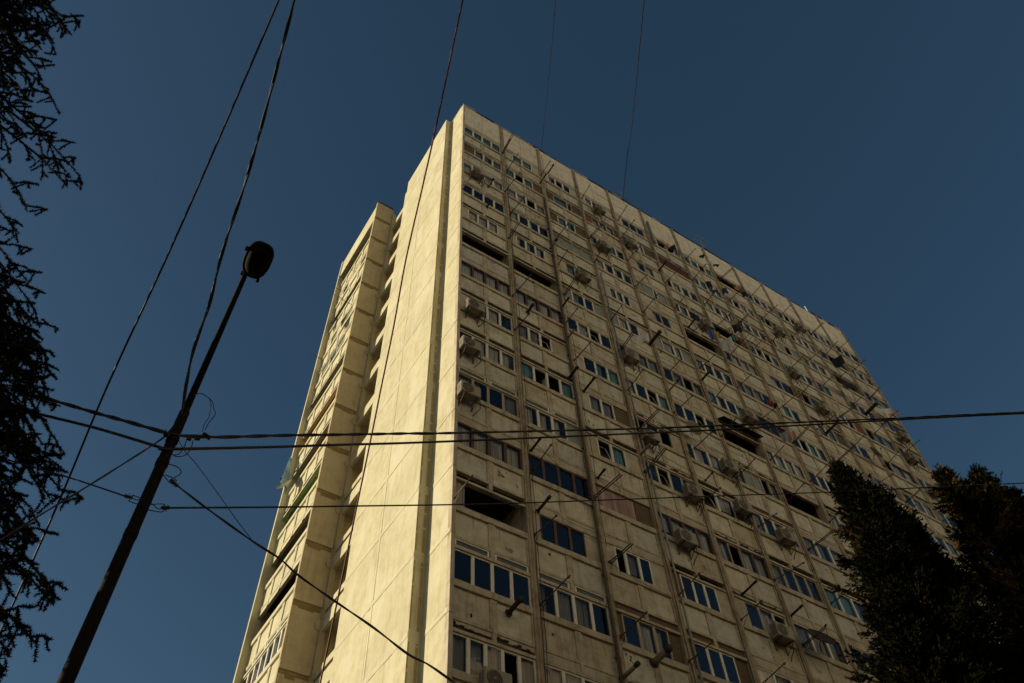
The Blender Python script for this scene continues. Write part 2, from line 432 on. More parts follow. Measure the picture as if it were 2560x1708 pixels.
def cell(T, u0, u1, ribs, S, spec, gap, key, bandw=0.22):
    """one bay of one storey; u0..u1 clear width, ribs = centres of the small ribs"""
    zb, zt = S - 1.3, S
    # parapet slab with recessed panels
    wall.box((u0, -.15, zt - bandw), (u1, .035, zt), 'rib', T)
    wall.box((u0, -.15, zb), (u1, .0, zb + .10), 'rib', T)
    edges = [u0] + [v for r in ribs for v in (r - .07, r + .07)] + [u1]
    for r in ribs: wall.box((r - .07, -.15, zb + .10), (r + .07, .004, zt - bandw), 'rib', T)
    for i in range(0, len(edges), 2):
        a, b = edges[i], edges[i + 1]
        wall.box((a, -.15, zb + .10), (a + .05, .0, zt - bandw), 'rib', T)
        wall.box((b - .05, -.15, zb + .10), (b, .0, zt - bandw), 'rib', T)
        wall.box((a + .05, -.15, zb + .10), (b - .05, -.045, zt - bandw), rnd.choice(['panel', 'panel', 'panel_grey', 'panel_grey', 'panel_tan']), T)
    # window zone above the sill, ledge, gap up to the next parapet
    z0, z1 = S, S + 1.12
    st = {'frame': MB(), 'pane': MB(), 'curtain': MB(), 'tone': rnd.random(), 'cm': rnd.choice(['curtain_white', 'curtain_white', 'curtain_grey', 'curtain_teal'])}
    sp = parse(spec)
    glaze(T, u0, u1, z0, z1, [q for q in sp], st)
    opened = spec.startswith('x')
    if opened is False or gap in 'TDX':
        wall.box((u0, -.15, z1), (u1, .02 if gap != 'P' else -.004, z1 + .10), 'rib', T)
    zg0, zg1 = z1 + .10, S + 1.5
    for i in range(0, len(edges), 2):
        a, b = edges[i], edges[i + 1]
        gg = gap if len(gap) == 1 else gap[min(i // 2, len(gap) - 1)]
        if gg == 'P': wall.box((a, -.15, zg0), (b, -.02, zg1), 'infill', T)
        elif gg == 'B': wall.box((a, -.15, zg0), (b, -.06, zg1), 'brick', T)
        elif gg == 'X':
            n = 9; w0 = a
            for q in range(n):
                w1 = a + (b - a) * (q + 1) / n
                h = (zg1 - zg0) * rnd.uniform(.45, .95)
                wall.box((w0, -.15, zg0), (w1, -.09, zg0 + h), 'tar', T)
                wall.box((w0, -.15, zg0 + h), (w1, -.03, zg1), 'infill', T)
                w0 = w1
        elif gg == 'T':
            f = MB(); g_ = MB(); st.setdefault('tr', []).append((f, g_))
            f.box((a + .03, -.1, zg0), (b - .03, -.02, zg0 + .05), 'white_frame', T); f.box((a + .03, -.1, zg1 - .05), (b - .03, -.02, zg1), 'white_frame', T)
            f.box((a + .03, -.1, zg0 + .05), (a + .09, -.02, zg1 - .05), 'white_frame', T); f.box((b - .09, -.1, zg0 + .05), (b - .03, -.02, zg1 - .05), 'white_frame', T)
            g_.face([T(a + .09, -.06, zg0 + .05), T(b - .09, -.06, zg0 + .05), T(b - .09, -.06, zg1 - .05), T(a + .09, -.06, zg1 - .05)], 'transom')
        if gg in 'TD' and len(edges) > 2:
            pass
    for r in ribs:
        if gap != 'O': wall.box((r - .07, -.15, zg0), (r + .07, .004, zg1), 'rib', T)
    if st['frame'].f or st['curtain'].f:
        WINS.append((key, st))

ROWS = {
 1: ['t t t t', 'p1 t1.2 t1.2 p.9', 'p.7 d k d p.8', 'p.7 w o w p.9', 'p.9 d d d p.4', 'd x1.3 o d', 'w w o w', 'x', 't d w w', 'w o k w', 'w d w o', 'd w d'],
 2: ['b1.2 w d w', 'w o w b', 'b t1.8 o.6 b1.2', 'r w w w b.6', 'd.6 g.6 w.8 d.6 b1.2', 'L4', 't w w t', 'w o w w', 'w o d w', 'd w w w', 'w o d', 'w w w'],
 3: ['w1.1 p1 w w', 'w w o w', 'b w w b1.2', 'w o w w', 'p w w p', 'o.8 w w w', 'o.6 d w w o.6', 'w w w w', 'w g o g', 'w w w p.5', 'x', 'd w w'],
 4: ['d d d d', 'd d d d', 'g g g g', 'w w w w', 'g g o.5 g g.5', 'd.6 w d1.6 p.8', 'x', 't o o w', 'w w w w', 'w w p2', 'w w d', 'n d'],
 5: ['p.6 w w w p.8', 'p.6 w w w p.8', 'p w o.8 p1.6', 'p1.2 w w w p1.4', 'p w d p1.2', 'x', 'w w w w', 'p d1.3 d1.3', 'r.6 o w o', 'w w d r', 'o w d', 'd w d'],
 6: ['x', 'x', 'g w1.2 d.9 g', 'g w w p', 'g w1.3 d.8 g', 'w d w w', 'w w w d', 'p.8 w w p', 'p.5 w w b', 'w w p', 'o n n', 'd w w'],
 7: ['n n n n', 'n n n n', 'd d k d', 'w o w w', 'd d o w', 't d d t', 'N N N N', 'w o w w', 'w w d w', 'w w w w', 'd w w', 'w w w'],
 8: ['p1.2 w w d', 'w w k p1.4', 'p.9 d w w', 'w d k t', 'd d k d', 'x', 'w w w w', 'd w o w', 'd w w', 'w w o', 'w w w', 'w w'],
 9: ['d d d d', 't o o d', 'p.8 w w b1.2', 'o d o p.8', 'd.6 w1.2 d p.8', 'w g g o w', 'x', 'w w w', 'o w w', 'w w w', 'w w', 'w d'],
 10: ['w w d w', 'w w d g', 'p.8 k t p', 'd k d d', 'k1.2 w1.2 b', 'w d w w', 'w w w', 'w w w', 'd d w', 'w w', 'w w', 'w w'],
 11: ['n n n n', 'N N N N', 'P3 b1.2', 'n n n n', 'n o n n', 'w w w w', 'w w w', 'w d w', 'w w', 'w w', 'w w', 'w w'],
 12: ['c.6 x3.4', 'p.5 N N N p.9', 'p.8 o.8 d d.9 p1.1', 'b.8 d d d p', 'p.8 d d k', 'w w w', 'w w w', 'w w', 'w w', 'w w', 'w w', 'w w'],
 13: ['d d d d', 'w w w d', 'b.4 d w w.9 b.8', 'b.4 d d d b', 'w w w', 'w d w', 'w w w', 'w w', 'w w', 'w w', 'w w', 'w w'],
 14: ['w w w o w', 'w w d w', 'd d w w', 'w w w', 'w w w', 'w w', 'w w', 'w w', 'w w', 'w w', 'w w', 'w w'],
}
GAPS = {1: 'P' * 12, 2: 'XXPDDDPPPPPP', 3: 'PPPPXPDDPPDP', 4: 'TTDDPPPPPPPP', 5: 'DDDPPDPPPPPP', 6: 'DDDDDPPPDPPP', 7: 'PPPPPPPPPPDD',
        8: 'DDPPPDPPDDPP', 9: 'DDPPPPPDPPDP', 10: 'TTPPPBPPPPPP', 11: 'PPPPPDDPPPPP', 12: 'DPPPPPPPPPPP', 13: 'TTBBPPPPPPPP', 14: 'PPPPPPPPPPPP'}
for k in range(1, NR + 1):
    S = sill(k)
    for b in range(NB):
        spec = ROWS[k][b] if k in ROWS else rnd.choice(['w w w w', 'w d w w', 'w w o w', 'p w w p', 'd d d d', 'n n n n'])
        gap = GAPS[k][b] if k in GAPS else 'P'
        if gap == 'P' and k > 1 and rnd.random() < (.38 if b > 3 else .2): gap = rnd.choice('DDX')
        u0, u1 = b * BW + .13, (b + 1) * BW - .13
        if b == 11: u1 = NB * BW - .16
        zc = S + .5; d = (Vector((b * BW + 1.45, 0, zc)) - CAMP)
        dep = d.dot(rz); px = 1280 + FPX * d.dot(rx) / dep; py = 854 + FPX * d.dot(ry) / dep
        on = (-60 < py < 1760 and px < 2600)
        cell(TR, u0, u1, [b * BW + 1.45], S, spec, gap, (dep if on else 1000 + dep))
# top parapet of the long facade
for b in range(NB):
    u0, u1 = b * BW + .13, (b + 1) * BW - .13
    wall.box((u0, -.15, 51.86), (u1, 0.0, 54.98), 'parapet', TR)
    wall.box((u0 + (u1 - u0) * .5 - .015, 0, 51.9), (u0 + (u1 - u0) * .5 + .015, 0.006, 54.95), 'rib', TR)
wall.box((-.0, -.28, 54.98), (NB * BW, .0, 55.06), 'tar', TR)
x = 0.0
while x < NB * BW - .3:
    w = min(rnd.choice((.7, .95, 1.2)), NB * BW - x)
    if rnd.random() < .9:
        o1 = rnd.uniform(-.01, .03)
        wall.box((x + .01, .001, 55.0 + rnd.uniform(-.02, .01)), (x + w - .01, .04 + o1, 55.07 + rnd.uniform(0, .05)), rnd.choice(('tar', 'rib', 'tar')), TR)
    x += w
# plinth below the windows
wall.box((.13, -.15, 0), (NB * BW - .13, -.0, sill(NR) - 1.3), 'panel', TR)
def blob(cx, cz, rx_, rz_, w, mat, n=11):
    P = []
    for i in range(n):
        a = 2 * math.pi * i / n; q = rnd.uniform(.6, 1.15)
        P.append(TR(cx + rx_ * q * math.cos(a), w, cz + rz_ * q * math.sin(a)))
    wall.face(P, mat)
for _ in range(170):                       # chips and knocked off render
    b = rnd.randrange(NB); k = rnd.randrange(1, 15); h = rnd.choice((0, 1))
    cx = b * BW + .3 + h * 1.3 + rnd.uniform(0, .95); cz = sill(k) - rnd.uniform(.35, 1.05); q = rnd.uniform(.015, .05)
    for _ in range(rnd.choice((1, 1, 2, 4))):
        blob(cx, cz, q, q * rnd.uniform(.8, 2), -.041, 'tar'); cx += rnd.uniform(-.2, .2); cz += rnd.uniform(-.15, .15); cx = min(max(cx, b * BW + .3 + h * 1.3), b * BW + 1.25 + h * 1.3)
for _ in range(60):                        # larger flaked patches
    b = rnd.randrange(NB); k = rnd.randrange(1, 15); h = rnd.choice((0, 1))
    blob(b * BW + .6 + h * 1.4 + rnd.uniform(-.1, .3), sill(k) - rnd.uniform(.4, 1.0), rnd.uniform(.08, .25), rnd.uniform(.05, .18), -.042, rnd.choice(('infill', 'panel_tan', 'pilaster')))
q = on_y(1250, 1184, .04)
for i in range(7): blob(q.x + rnd.uniform(-.14, .14), q.z + rnd.uniform(-.10, .10), rnd.uniform(.04, .13), rnd.uniform(.03, .09), -.040 + i * .001, rnd.choice(('dark_brown', 'pilaster', 'tar')))
for k in range(1, 15):                     # run-off from the sill ends
    for b in range(NB):
        for h in (0, 1):
            for _ in range(rnd.choice((0, 1, 1, 2, 3))):
                x = b * BW + .22 + h * 1.33 + rnd.uniform(0, 1.05); w = rnd.uniform(.01, .035); L = rnd.uniform(.2, .75)
                z = sill(k) - .225
                wall.face([TR(x - w, -.0435, z), TR(x + w, -.0435, z), TR(x + w * .5, -.0435, z - L * .6), TR(x, -.0435, z - L), TR(x - w * .6, -.0435, z - L * .5)], 'runoff')
wo_ = wall.build('facade_wall', tower)

pil = []
for b in range(NB + 1):
    m = MB()
    u = b * BW
    z = 0.0
    hw = .13
    a, c = (u - hw, u + hw) if 0 < b < NB else ((0.0, .13) if b == 0 else (u - .16, u))
    zz = 0.0
    lev = [0] + [sill(k) - 1.17 for k in range(NR, 0, -1)] + [54.98]
    for i in range(len(lev) - 1):      # joints between the storey-high pieces
        dx = rnd.uniform(-.008, .008)
        m.box((a, -.3 if b else -.15, lev[i] + .012), (c, .055 + dx, lev[i + 1] - .012), 'pilaster' if b else 'infill', TR)
    m.box((a + .01, -.28 if b else -.14, .1), (c - .01, .035, 54.9), 'rib', TR)
    if 0 < b < NB:                      # rounded half column on the pilaster
        m.tube([(u, -.045, .2), (u, -.045, 54.9)], .065, 'pilaster', 8)
    m.build('pilaster', tower)

# interiors: slabs, back walls and party walls seen through openings
for k in range(1, NR + 1):
    S = sill(k)
    inner.box((.13, -1.45, S - 1.12), (NB * BW - .2, -.151, S - .98), 'dark_room', TR)
inner.box((.13, -1.45, 51.9), (NB * BW - .2, -.151, 52.02), 'dark_room', TR)
inner.box((.13, -1.6, 0), (NB * BW - .2, -1.46, 54.9), 'dark_room', TR)
for b in range(1, NB):
    inner.box((b * BW - .1, -1.455, 0), (b * BW + .1, -.301, 51.9), 'infill' if b in (1, 2) else 'dark_room', TR)
inner.build('inner_wall', tower)

# ---------------------------------------------------------------- end wall (sunlit)
ew = MB()
MX = -0.40
JZ = [18.45 + 2.8 * i for i in range(-6, 13)]
ew.box((0.0, .152, 0), (.13, 1.48, ROOF), 'cream')                      # strip by the corner
ew.box((MX, 1.48, 0), (.2, 6.95, 53.65), 'cream')                        # main panel
ew.box((MX, 1.48, 53.65), (.2, 6.72, ROOF), 'cream')
for z in JZ:
    ew.box((-.010, .0, z - .02), (0, 1.30, z + .15), 'cream_band')
    ew.box((MX - .010, 1.50, z - .02), (MX, 6.93, z + .15), 'cream_band')
    for (xx, ya, yb, dens) in ((0.0, .16, 1.28, .75), (MX, 1.52, 6.9, .55 if z < 40 else .25)):
        y = ya
        while y < yb - .15:
            L = min(rnd.uniform(.15, .7), yb - y)
            if rnd.random() < dens:
                ew.box((xx - .004, y, z - .02 - rnd.uniform(.015, .04)), (xx, y + L, z - .0205), 'stain_pale')
            y += L + rnd.uniform(.02, .3)
        if rnd.random() < .5:
            y = rnd.uniform(ya, yb - .5)
            ew.box((xx - .003, y, z + .16), (xx, y + rnd.uniform(.2, .5), z + .18 + rnd.uniform(0, .04)), 'stain_pale')
for i, z in enumerate(JZ[:-1]):                                          # vertical sealed joint
    ew.box((MX - .012, 4.17, z + .155), (MX, 4.29, z + 2.77), 'cream_band')
    if i % 3 != 1 and z < 33: ew.box((MX - .006, 4.295, z + rnd.uniform(.2, 1.2)), (MX, 4.33, z + 2.7 - rnd.uniform(0, 1)), 'stain_pale')
# crumbling sealant strips in the return beside the strip
for i, z in enumerate(JZ):
    for (xa, xb) in ((MX + .015, MX + .075), (-.16, -.045)):
        zz = z + .22
        while zz < z + 2.6 and zz < 54.8:
            h = rnd.uniform(.35, 1.3)
            q = rnd.uniform(0, .012)
            ew.box((xa + q, 1.474, zz), (xb + q - rnd.uniform(0, .03), 1.48, min(zz + h, z + 2.62, 54.9)), 'stain_mid')
            zz += h + rnd.uniform(0.0, .15)
ew.box((-.02, 0.152, ROOF), (.5, 1.48, ROOF + .03), 'cream_band')
ew.box((MX, 1.48, ROOF), (.5, 6.70, ROOF + .03), 'cream_band')
for _ in range(70):
    z = rnd.choice(JZ); y = rnd.choice((rnd.uniform(1.6, 4.1), rnd.uniform(4.4, 6.8), rnd.uniform(.2, 1.2)))
    xx = (MX if y > 1.48 else 0.0) - .002; w = rnd.uniform(.006, .02); L = rnd.uniform(.3, 1.5)
    ew.face([(xx, y - w, z - .05), (xx, y + w, z - .05), (xx, y + w * .6, z - .05 - L * .6), (xx, y, z - .05 - L), (xx, y - w * .6, z - .05 - L * .5)], 'streak_pale')
ew.build('end_wall', tower)

# ---------------------------------------------------------------- stair balconies in the recess
rc = MB()
rc.box((.9, 6.95, 0), (1.05, 8.69, 53.5), 'shaft')
rc.box((.201, 6.90, 0), (.9, 6.95, 53.6), 'shaft')
rc.box((-.46, 8.55, 0), (-.25, 8.69, 53.4), 'shaft')
rc.build('recess_wall', tower)
for i in range(-6, 13):
    z = 45.35 + 2.8 * (i - 9.63) - 0.02
    z = 17.43 + 2.8 * i
    if z < 1 or z > 53: continue
    m = MB()
    m.box((MX, 6.952, z), (MX + .12, 8.545, z + .66), 'cream')
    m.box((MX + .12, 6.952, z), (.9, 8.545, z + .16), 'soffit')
    if i < 4: m.box((MX, 6.952, z + .84), (MX + .1, 8.545, z + 1.12), 'cream')
    m.build('stair_balcony', tower)

# ---------------------------------------------------------------- shaft wall between recess and left block
sh = MB()
SX, SY = -1.625, 8.69
sh.box((SX, SY, 0), (1.05, SY + .15, 53.5), 'shaft')
for z in [18.45 + 2.8 * i for i in range(-6, 13)]:
    sh.box((SX + .005, SY - .05, z), (-.50, SY, z + .30), 'shaft')
    sh.box((SX + .02, SY - .012, z - .16 - rnd.uniform(0, .1)), (-.52, SY, z - .002), 'dark_brown')  # dark brown strip under each ledge
    w = rnd.uniform(.3, .7); x0 = rnd.uniform(SX + .1, -1.2)
    sh.box((x0, SY - .006, z - .30), (x0 + w, SY, z - .16), 'dark_brown')  # shorter brown patch below the strip
    # rounded corbel at the stair side
    M = Matrix.Translation((-.44, SY - .03, z - .75)) @ Matrix.Rotation(math.pi / 2, 4, 'X')
    sh.lathe([(0.0, .06), (.2, .05), (.24, 0.0), (.24, -.03)], 'shaft', M, 16)
sh.box((SX, SY, 53.5), (-.42, SY + .2, 54.2), 'shaft')
sh.box((SX, SY - .03, 54.2), (-.42, SY + .22, 54.28), 'tar')
sh.build('shaft_wall', tower)
rl = MB()
for q in range(9):
    x = -1.38 + q * .115
    rl.tube([(x, SY + .1, 54.28), (x, SY + .1, 54.62)], .012, 'steel', 5)
rl.tube([(-1.4, SY + .1, 54.62), (-.42, SY + .1, 54.62)], .018, 'steel', 5)
rl.tube([(-1.4, SY + .1, 54.45), (-.42, SY + .1, 54.45)], .012, 'steel', 5)
rl.build('roof_railing', tower)

# ---------------------------------------------------------------- left block (sunlit, with loggias)
wall = MB(); inner = MB()
LW = LY - 8.86
ribs = [LY - y for y in (12.97, 11.77, 10.58, 9.38)]
LROWS = {1: 'x', 2: 'p1 d p2 w p1', 3: 'x', 4: 'p1 g1 p1.5 g1 p1.5', 5: 'p.5 g w g p1.5', 6: 'x', 7: 'x', 8: 'x', 9: 'x', 10: 'x', 11: 'x', 12: 'w w w w w w w w', 13: 'x', 14: 'w w w p1', 15: 'w w w w', 16: 'x', 17: 'w w w w'}
LG = {1: 'D', 2: 'P', 3: 'P', 4: 'P', 5: 'D', 6: 'D', 7: 'D', 8: 'D', 9: 'D', 10: 'P', 11: 'P', 12: 'T', 13: 'P'}
for k in range(1, NR + 1):
    cell(TL, 0.0, LW, ribs, sill(k) + .3, LROWS[k], LG.get(k, 'P'), 24 + k * .3)
    inner.box((0, -1.45, sill(k) - .82), (LW, -.151, sill(k) - .68), {8: 'green_paint', 7: 'ochre_paint', 9: 'soffit', 2: 'red_brick', 5: 'soffit', 6: 'red_brick'}.get(k, 'dark_room'), TL)
    pm = {9: 'green_paint', 7: 'ochre_paint'}.get(k, 'dark_room')
    if pm != 'dark_room':
        inner.box((-.2, -1.40, sill(k) - .6), (LW, -1.36, sill(k) + 1.9), pm, TL)
        inner.box((-.05, -1.35, sill(k) - .6), (-.002, -.16, sill(k) + 1.9), pm, TL)
wall.box((0, -.15, 52.16), (LW, .0, 53.2), 'cream', TL)
wall.box((0, -.15, 51.0), (LW, .225, 53.85), 'cream', TL) if False else None
wall.box((0.0, .001, 51.75), (LW, .225, 53.85), 'cream', TL)
wall.box((0, -.15, 0), (LW, 0, 4.5), 'cream', TL)
LEFTMAT = {'rib': 'cream_band', 'panel': 'cream', 'panel_grey': 'cream', 'panel_tan': 'cream_band', 'infill': 'cream'}
wall.mats = [LEFTMAT.get(q, q) for q in wall.mats]
wall.build('side_facade_wall', tower)
inner.box((-.1, -1.6, 0), (LW + .0, -1.46, 52), 'dark_room', TL)
inner.box((-.1, -1.455, 0), (-.05, -.16, 52), 'shaft', TL)
inner.build('side_inner_wall', tower)
m = MB(); m.box((SX, SY + .151, 0), (-1.2, 8.855, 53.85), 'cream'); m.build('side_pilaster', tower)
m = MB(); m.box((-1.68, 13.955, 0), (-1.2, 14.12, 53.9), 'cream'); m.box((-1.2, 13.955, 0), (34.6, 14.12, 53.6), 'shaft'); m.build('side_pilaster', tower)
m = MB(); m.box((-1.60, 8.86, 53.851), (-1.3, 13.95, 53.93), 'cream_band'); m.build('coping', tower)

# body, roof and far end
m = MB()
m.box((NB * BW - .15, .152, 0), (NB * BW, 13.95, ROOF), 'shaft')
m.build('far_end_wall', tower)
m = MB()
m.box((.202, .3, 54.3), (NB * BW - .151, 13.9, 54.5), 'tar')
m.box((.2, 6.0, 54.5), (.4, 13.9, 54.9), 'shaft')
m.box((8, 6, 54.5), (13, 10, 57.0), 'shaft')
m.box((22, 6, 54.5), (27, 10, 57.0), 'shaft')
m.build('roof', tower)

# windows: the hundred that show largest are parts of their own, the rest is one part
WINS.sort(key=lambda t: t[0])
rest = MB()
def merge(dst, src):
    b = len(dst.v); dst.v.extend(src.v)
    ix = [dst.mi(q) for q in src.mats]
    for f, mm in zip(src.f, src.m): dst.f.append(tuple(b + i for i in f)); dst.m.append(ix[mm])
for i, (key, st) in enumerate(WINS):
    if i < 100:
        fr = st['frame'] if st['frame'].f else st['curtain']
        o = fr.build('window', tower)
        if st['pane'].f: st['pane'].build('pane', o)
        if st['curtain'].f and fr is not st['curtain']: st['curtain'].build('curtain', o)
        for (tf, tg) in st.get('tr', []):
            merge(tf, tg); tf.build('transom', o)
    else:
        for q in ('frame', 'pane', 'curtain'): merge(rest, st[q])
        for (tf, tg) in st.get('tr', []): merge(rest, tf); merge(rest, tg)
o = rest.build('far_windows', tower); o['kind'] = 'stuff'

# drain pipes and stray cables on the facade
def pipe(pts, r, mat, name='drainpipe'):
    m = MB(); m.tube(pts, r, mat, 8); return m.build(name, tower, True)
pipe([(5.62, -.12, 47), (5.64, -.12, 3)], .045, 'steel')
m = MB()
for z in range(4, 46, 3): m.box((5.55, -.14, z), (5.71, -.05, z + .06), 'steel')
m.build('pipe_clamps', tower)
pipe([(14.63, -.2, 52.9), (14.63, -.2, 50.0)], .10, 'pipe_grey', 'vent_pipe')
pipe([(8.86, -.13, 41), (8.92, -.13, 3)], .04, 'pipe_grey')
for (u, za, zb) in ((2.98, 53, 4), (3.05, 50, 4), (5.98, 54, 20), (8.6, 53.5, 12), (11.4, 52, 10), (14.3, 53.5, 12), (17.3, 52, 9), (20.4, 53, 20), (23.1, 52, 14)):
    pts = []; z = za; x = u
    while z > zb:
        pts.append((x, -.075 - rnd.uniform(0, .03), z)); z -= rnd.uniform(.9, 1.8); x = u + rnd.uniform(-.06, .06)
    pipe(pts, .010, 'cable', 'facade_cable')
# drooping cables strung across spandrels
def sagc(a, b, s, r=.008, n=14):
    a, b = Vector(a), Vector(b)
    return [a.lerp(b, i / n) - Vector((0, 0, s * 4 * (i / n) * (1 - i / n))) for i in range(n + 1)]
for (a, b, s) in (((5.9, -.1, 31.4), (8.7, -.1, 31.7), .5), ((3.1, -.1, 46.5), (5.8, -.1, 46.0), .25), ((6.0, -.1, 43.2), (8.8, -.1, 43.5), .3), ((4.1, -.1, 37.6), (5.8, -.1, 38.5), .5),
                  ((.6, -.1, 44.2), (.05, -.1, 49.5), -.1), ((2.9, -.1, 24.4), (5.8, -.1, 22.4), .1), ((8.8, -.1, 27.2), (14.5, -.1, 26.6), .15), ((5.9, -.1, 19.7), (8.4, -.1, 19.3), .1)):
    pipe(sagc(a, b, s), .008, 'cable', 'facade_cable')

# ================================================================ added unseen block behind the camera, bounces sunlight onto the facade
ob = MB()
OY = -62.0
ob.box((-140, OY - 12, 34), (130, OY, 66), 'bounce_pale')
ob.box((-140, OY - 12, 0), (130, OY + .05, 34), 'low_bounce_base')  # kept dark so less light is thrown on the low storeys
ob.box((46, OY + .051, 24), (58, -20, 44), 'bounce_pale')  # added wing, more bounced light for the facade
ob.box((45.95, OY + .051, 0), (58, -20, 24), 'low_bounce_base')
twin = empty('bounce_block', (2, OY, 0))
tag(twin, 'added unseen pale block behind the camera, bouncing sunlight onto the shaded facade', 'apartment building')
o = ob.build('wall'); o.parent = twin; o.location = (-2, -OY, 0)
ob = MB()  # panes for the added bounce block
for i in range(53):
    for k in range(12, 22):
        x = -74 + i * 2.9
        if x < 43: ob.box((x + .9, OY + .001, 2 + k * 2.8), (x + 2.0, OY + .02, 3.2 + k * 2.8), 'glass_far')
o = ob.build('windows'); o.parent = twin; o.location = (-2, -OY, 0); o['kind'] = 'stuff'

# ================================================================ laundry poles on the facade
def bayword(x): return ORD[int(x // BW) + 1]
def make_pole(double=False):
    r = empty('laundry_pole')
    for j, dx in enumerate((0, .09) if double else (0,)):
        m = MB(); m.tube([(dx, .05, 0), (dx, -.7, -.01), (dx + .01, -1.35, .03)], .021, 'steel', 6); m.build('rod', r, True)
    m = MB(); m.box((-.03, -.06, -.05), (.03 + (.09 if double else 0), .0, .05), 'steel'); m.tube([(0, -.02, -.28), (0, -.45, -.01)], .01, 'steel', 5)
    m.build('bracket', r)
    if not double:
        m = MB(); m.box((-.035, -1.31, -.015), (.035, -1.27, .03), 'steel'); m.build('line_hook', r)
    return r
P1 = make_pole(False); P2 = make_pole(True)
used = {False: False, True: False}
skip = {(1, 9), (1, 10), (1, 6), (2, 9), (2, 10), (3, 11), (3, 2), (2, 3), (5, 2), (4, 6), (7, 5)}
POLES = {}
GP = 'laundry poles jutting from the facade pilasters'
for k in range(1, 14):
    for b in range(1, NB):
        if (b, k) in skip or rnd.random() < .04: continue
        d = (Vector((b * BW, 0, sill(k))) - CAMP); py = 854 + FPX * d.dot(ry) / d.dot(rz); px = 1280 + FPX * d.dot(rx) / d.dot(rz)
        if py > 1760 or px > 2560: continue
        dbl = rnd.random() < .18 or (b, k) in ((1, 5), (7, 1), (2, 11))
        src = P2 if dbl else P1
        loc = (b * BW + rnd.choice((-.1, .1, .16)), -.06, sill(k) + rnd.uniform(-.05, .2))
        if not used[dbl]: o = src; o.location = loc; used[dbl] = True
        else: o = dup(src, loc)
        o.rotation_euler = (rnd.uniform(-.08, .10), 0, rnd.uniform(-.12, .12)); o.scale = (1, rnd.uniform(.75, 1.15), 1); POLES[(b, k)] = loc
        tag(o, ('twin laundry rods' if dbl else 'laundry pole') + ' on the %s pilaster from the lit corner, %s window row down' % (ORD[b], ORD[k]), 'laundry pole', GP)
for (b, k) in sorted(POLES):
    if (b + 1, k) in POLES and rnd.random() < .30:
        a, c = Vector(POLES[(b, k)]), Vector(POLES[(b + 1, k)])
        m = MB()
        for yy in (-.8, -1.1)[:rnd.choice((1, 2))]:
            P = sagc(a + Vector((0, yy, .02)), c + Vector((0, yy, .02)), rnd.uniform(.05, .22)); m.tube(P, .006, 'cable', 4)
        tag(m.build('clothes_line'), 'thin clothes line between the %s and %s pilasters, %s window row down' % (ORD[b], ORD[b + 1], ORD[k]), 'clothes line', 'clothes lines between the poles')
for k in (4, 12):
    o = dup(P1, (.07, -.06, sill(k) + (.05 if k == 4 else .2))); o.rotation_euler = (0.02, 0, 0)
    tag(o, 'laundry pole at the very corner beside the sunlit wall, %s window row from top' % ORD[k], 'laundry pole', GP)
for i, (y, z) in enumerate(((13.2, 49.0), (11.0, 48.3), (12.2, 46.6), (10.2, 43.3), (13.9, 42.2), (10.4, 17.5))):
    m = MB(); m.tube([(0, 0, 0), (-.75, 0, 0)], .016, 'steel', 6)
    o = m.build('laundry_pole'); o.location = (-1.42, y, z)
    tag(o, 'thin laundry rod sticking out of the sunlit left block, %s of six from its roof' % ORD[i + 1], 'laundry pole', 'rods on the sunlit block')

# ================================================================ air conditioners
def make_ac(w=.82, h=.58, dp=.32, hose=True):
    r = empty('air_conditioner')
    m = MB(); e = .02
    # bevelled casing
    xs, ys, zs = (-w / 2, w / 2), (-.12 - dp, -.12), (-h / 2, h / 2)
    m.box((xs[0] + e, ys[0], zs[0] + e), (xs[1] - e, ys[1], zs[1] - e), 'ac_white')
    m.box((xs[0], ys[0] + e, zs[0] + e), (xs[1], ys[1] - e, zs[1] - e), 'ac_white')
    m.box((xs[0] + e, ys[0] + e, zs[0]), (xs[1] - e, ys[1] - e, zs[1]), 'ac_white')
    m.build('casing', r)
    m = MB()
    M = Matrix.Translation((-.12, ys[0] - .003, 0)) @ Matrix.Rotation(math.pi / 2, 4, 'X')
    m.lathe([(0.0, .0), (.215, .0), (.235, -.004), (.235, .012), (.215, .014)], 'ac_dark', M, 24)
    gobj = m.build('fan_grille', r)
    m = MB()
    for q in (.06, .11, .16, .205): m.lathe([(q, .016), (q + .008, .02), (q + .016, .016)], 'ac_white', M, 24)
    for a in range(6):
        c, s = math.cos(a * math.pi / 3), math.sin(a * math.pi / 3)
        m.tube([M @ Vector((0, 0, .016)), M @ Vector((c * .22, s * .22, .016))], .004, 'ac_white', 4)
    m.build('grille_bars', gobj)
    m = MB(); m.lathe([(0, .03), (.035, .028), (.042, .01)], 'ac_white', M, 14); m.build('hub', gobj)
    m = MB()
    for q in range(6): m.box((xs[0] - .004, ys[0] + .05, -.2 + q * .07), (xs[0], ys[1] - .05, -.17 + q * .07), 'ac_dark')
    m.build('side_vent', r)
    for x in (-.27, .27):
        m = MB()
        m.box((x - .02, ys[0] - .02, -h / 2 - .04), (x + .02, 0, -h / 2 - .001), 'steel')
        m.box((x - .02, -.03, -h / 2 - .38), (x + .02, 0, -h / 2 - .041), 'steel')
        m.tube([(x, -.03, -h / 2 - .36), (x, ys[0] + .02, -h / 2 - .05)], .012, 'steel', 5)
        m.build('bracket', r)
    if hose:
        m = MB(); m.tube([(w / 2, -.2, -.1), (w / 2 + .12, -.18, -.18), (w / 2 + .16, -.1, -.42), (w / 2 + .05, -.03, -.62), (w / 2 - .1, -.03, -.9)], .016, 'cable', 6)
        m.build('hose', r, True)
    return r
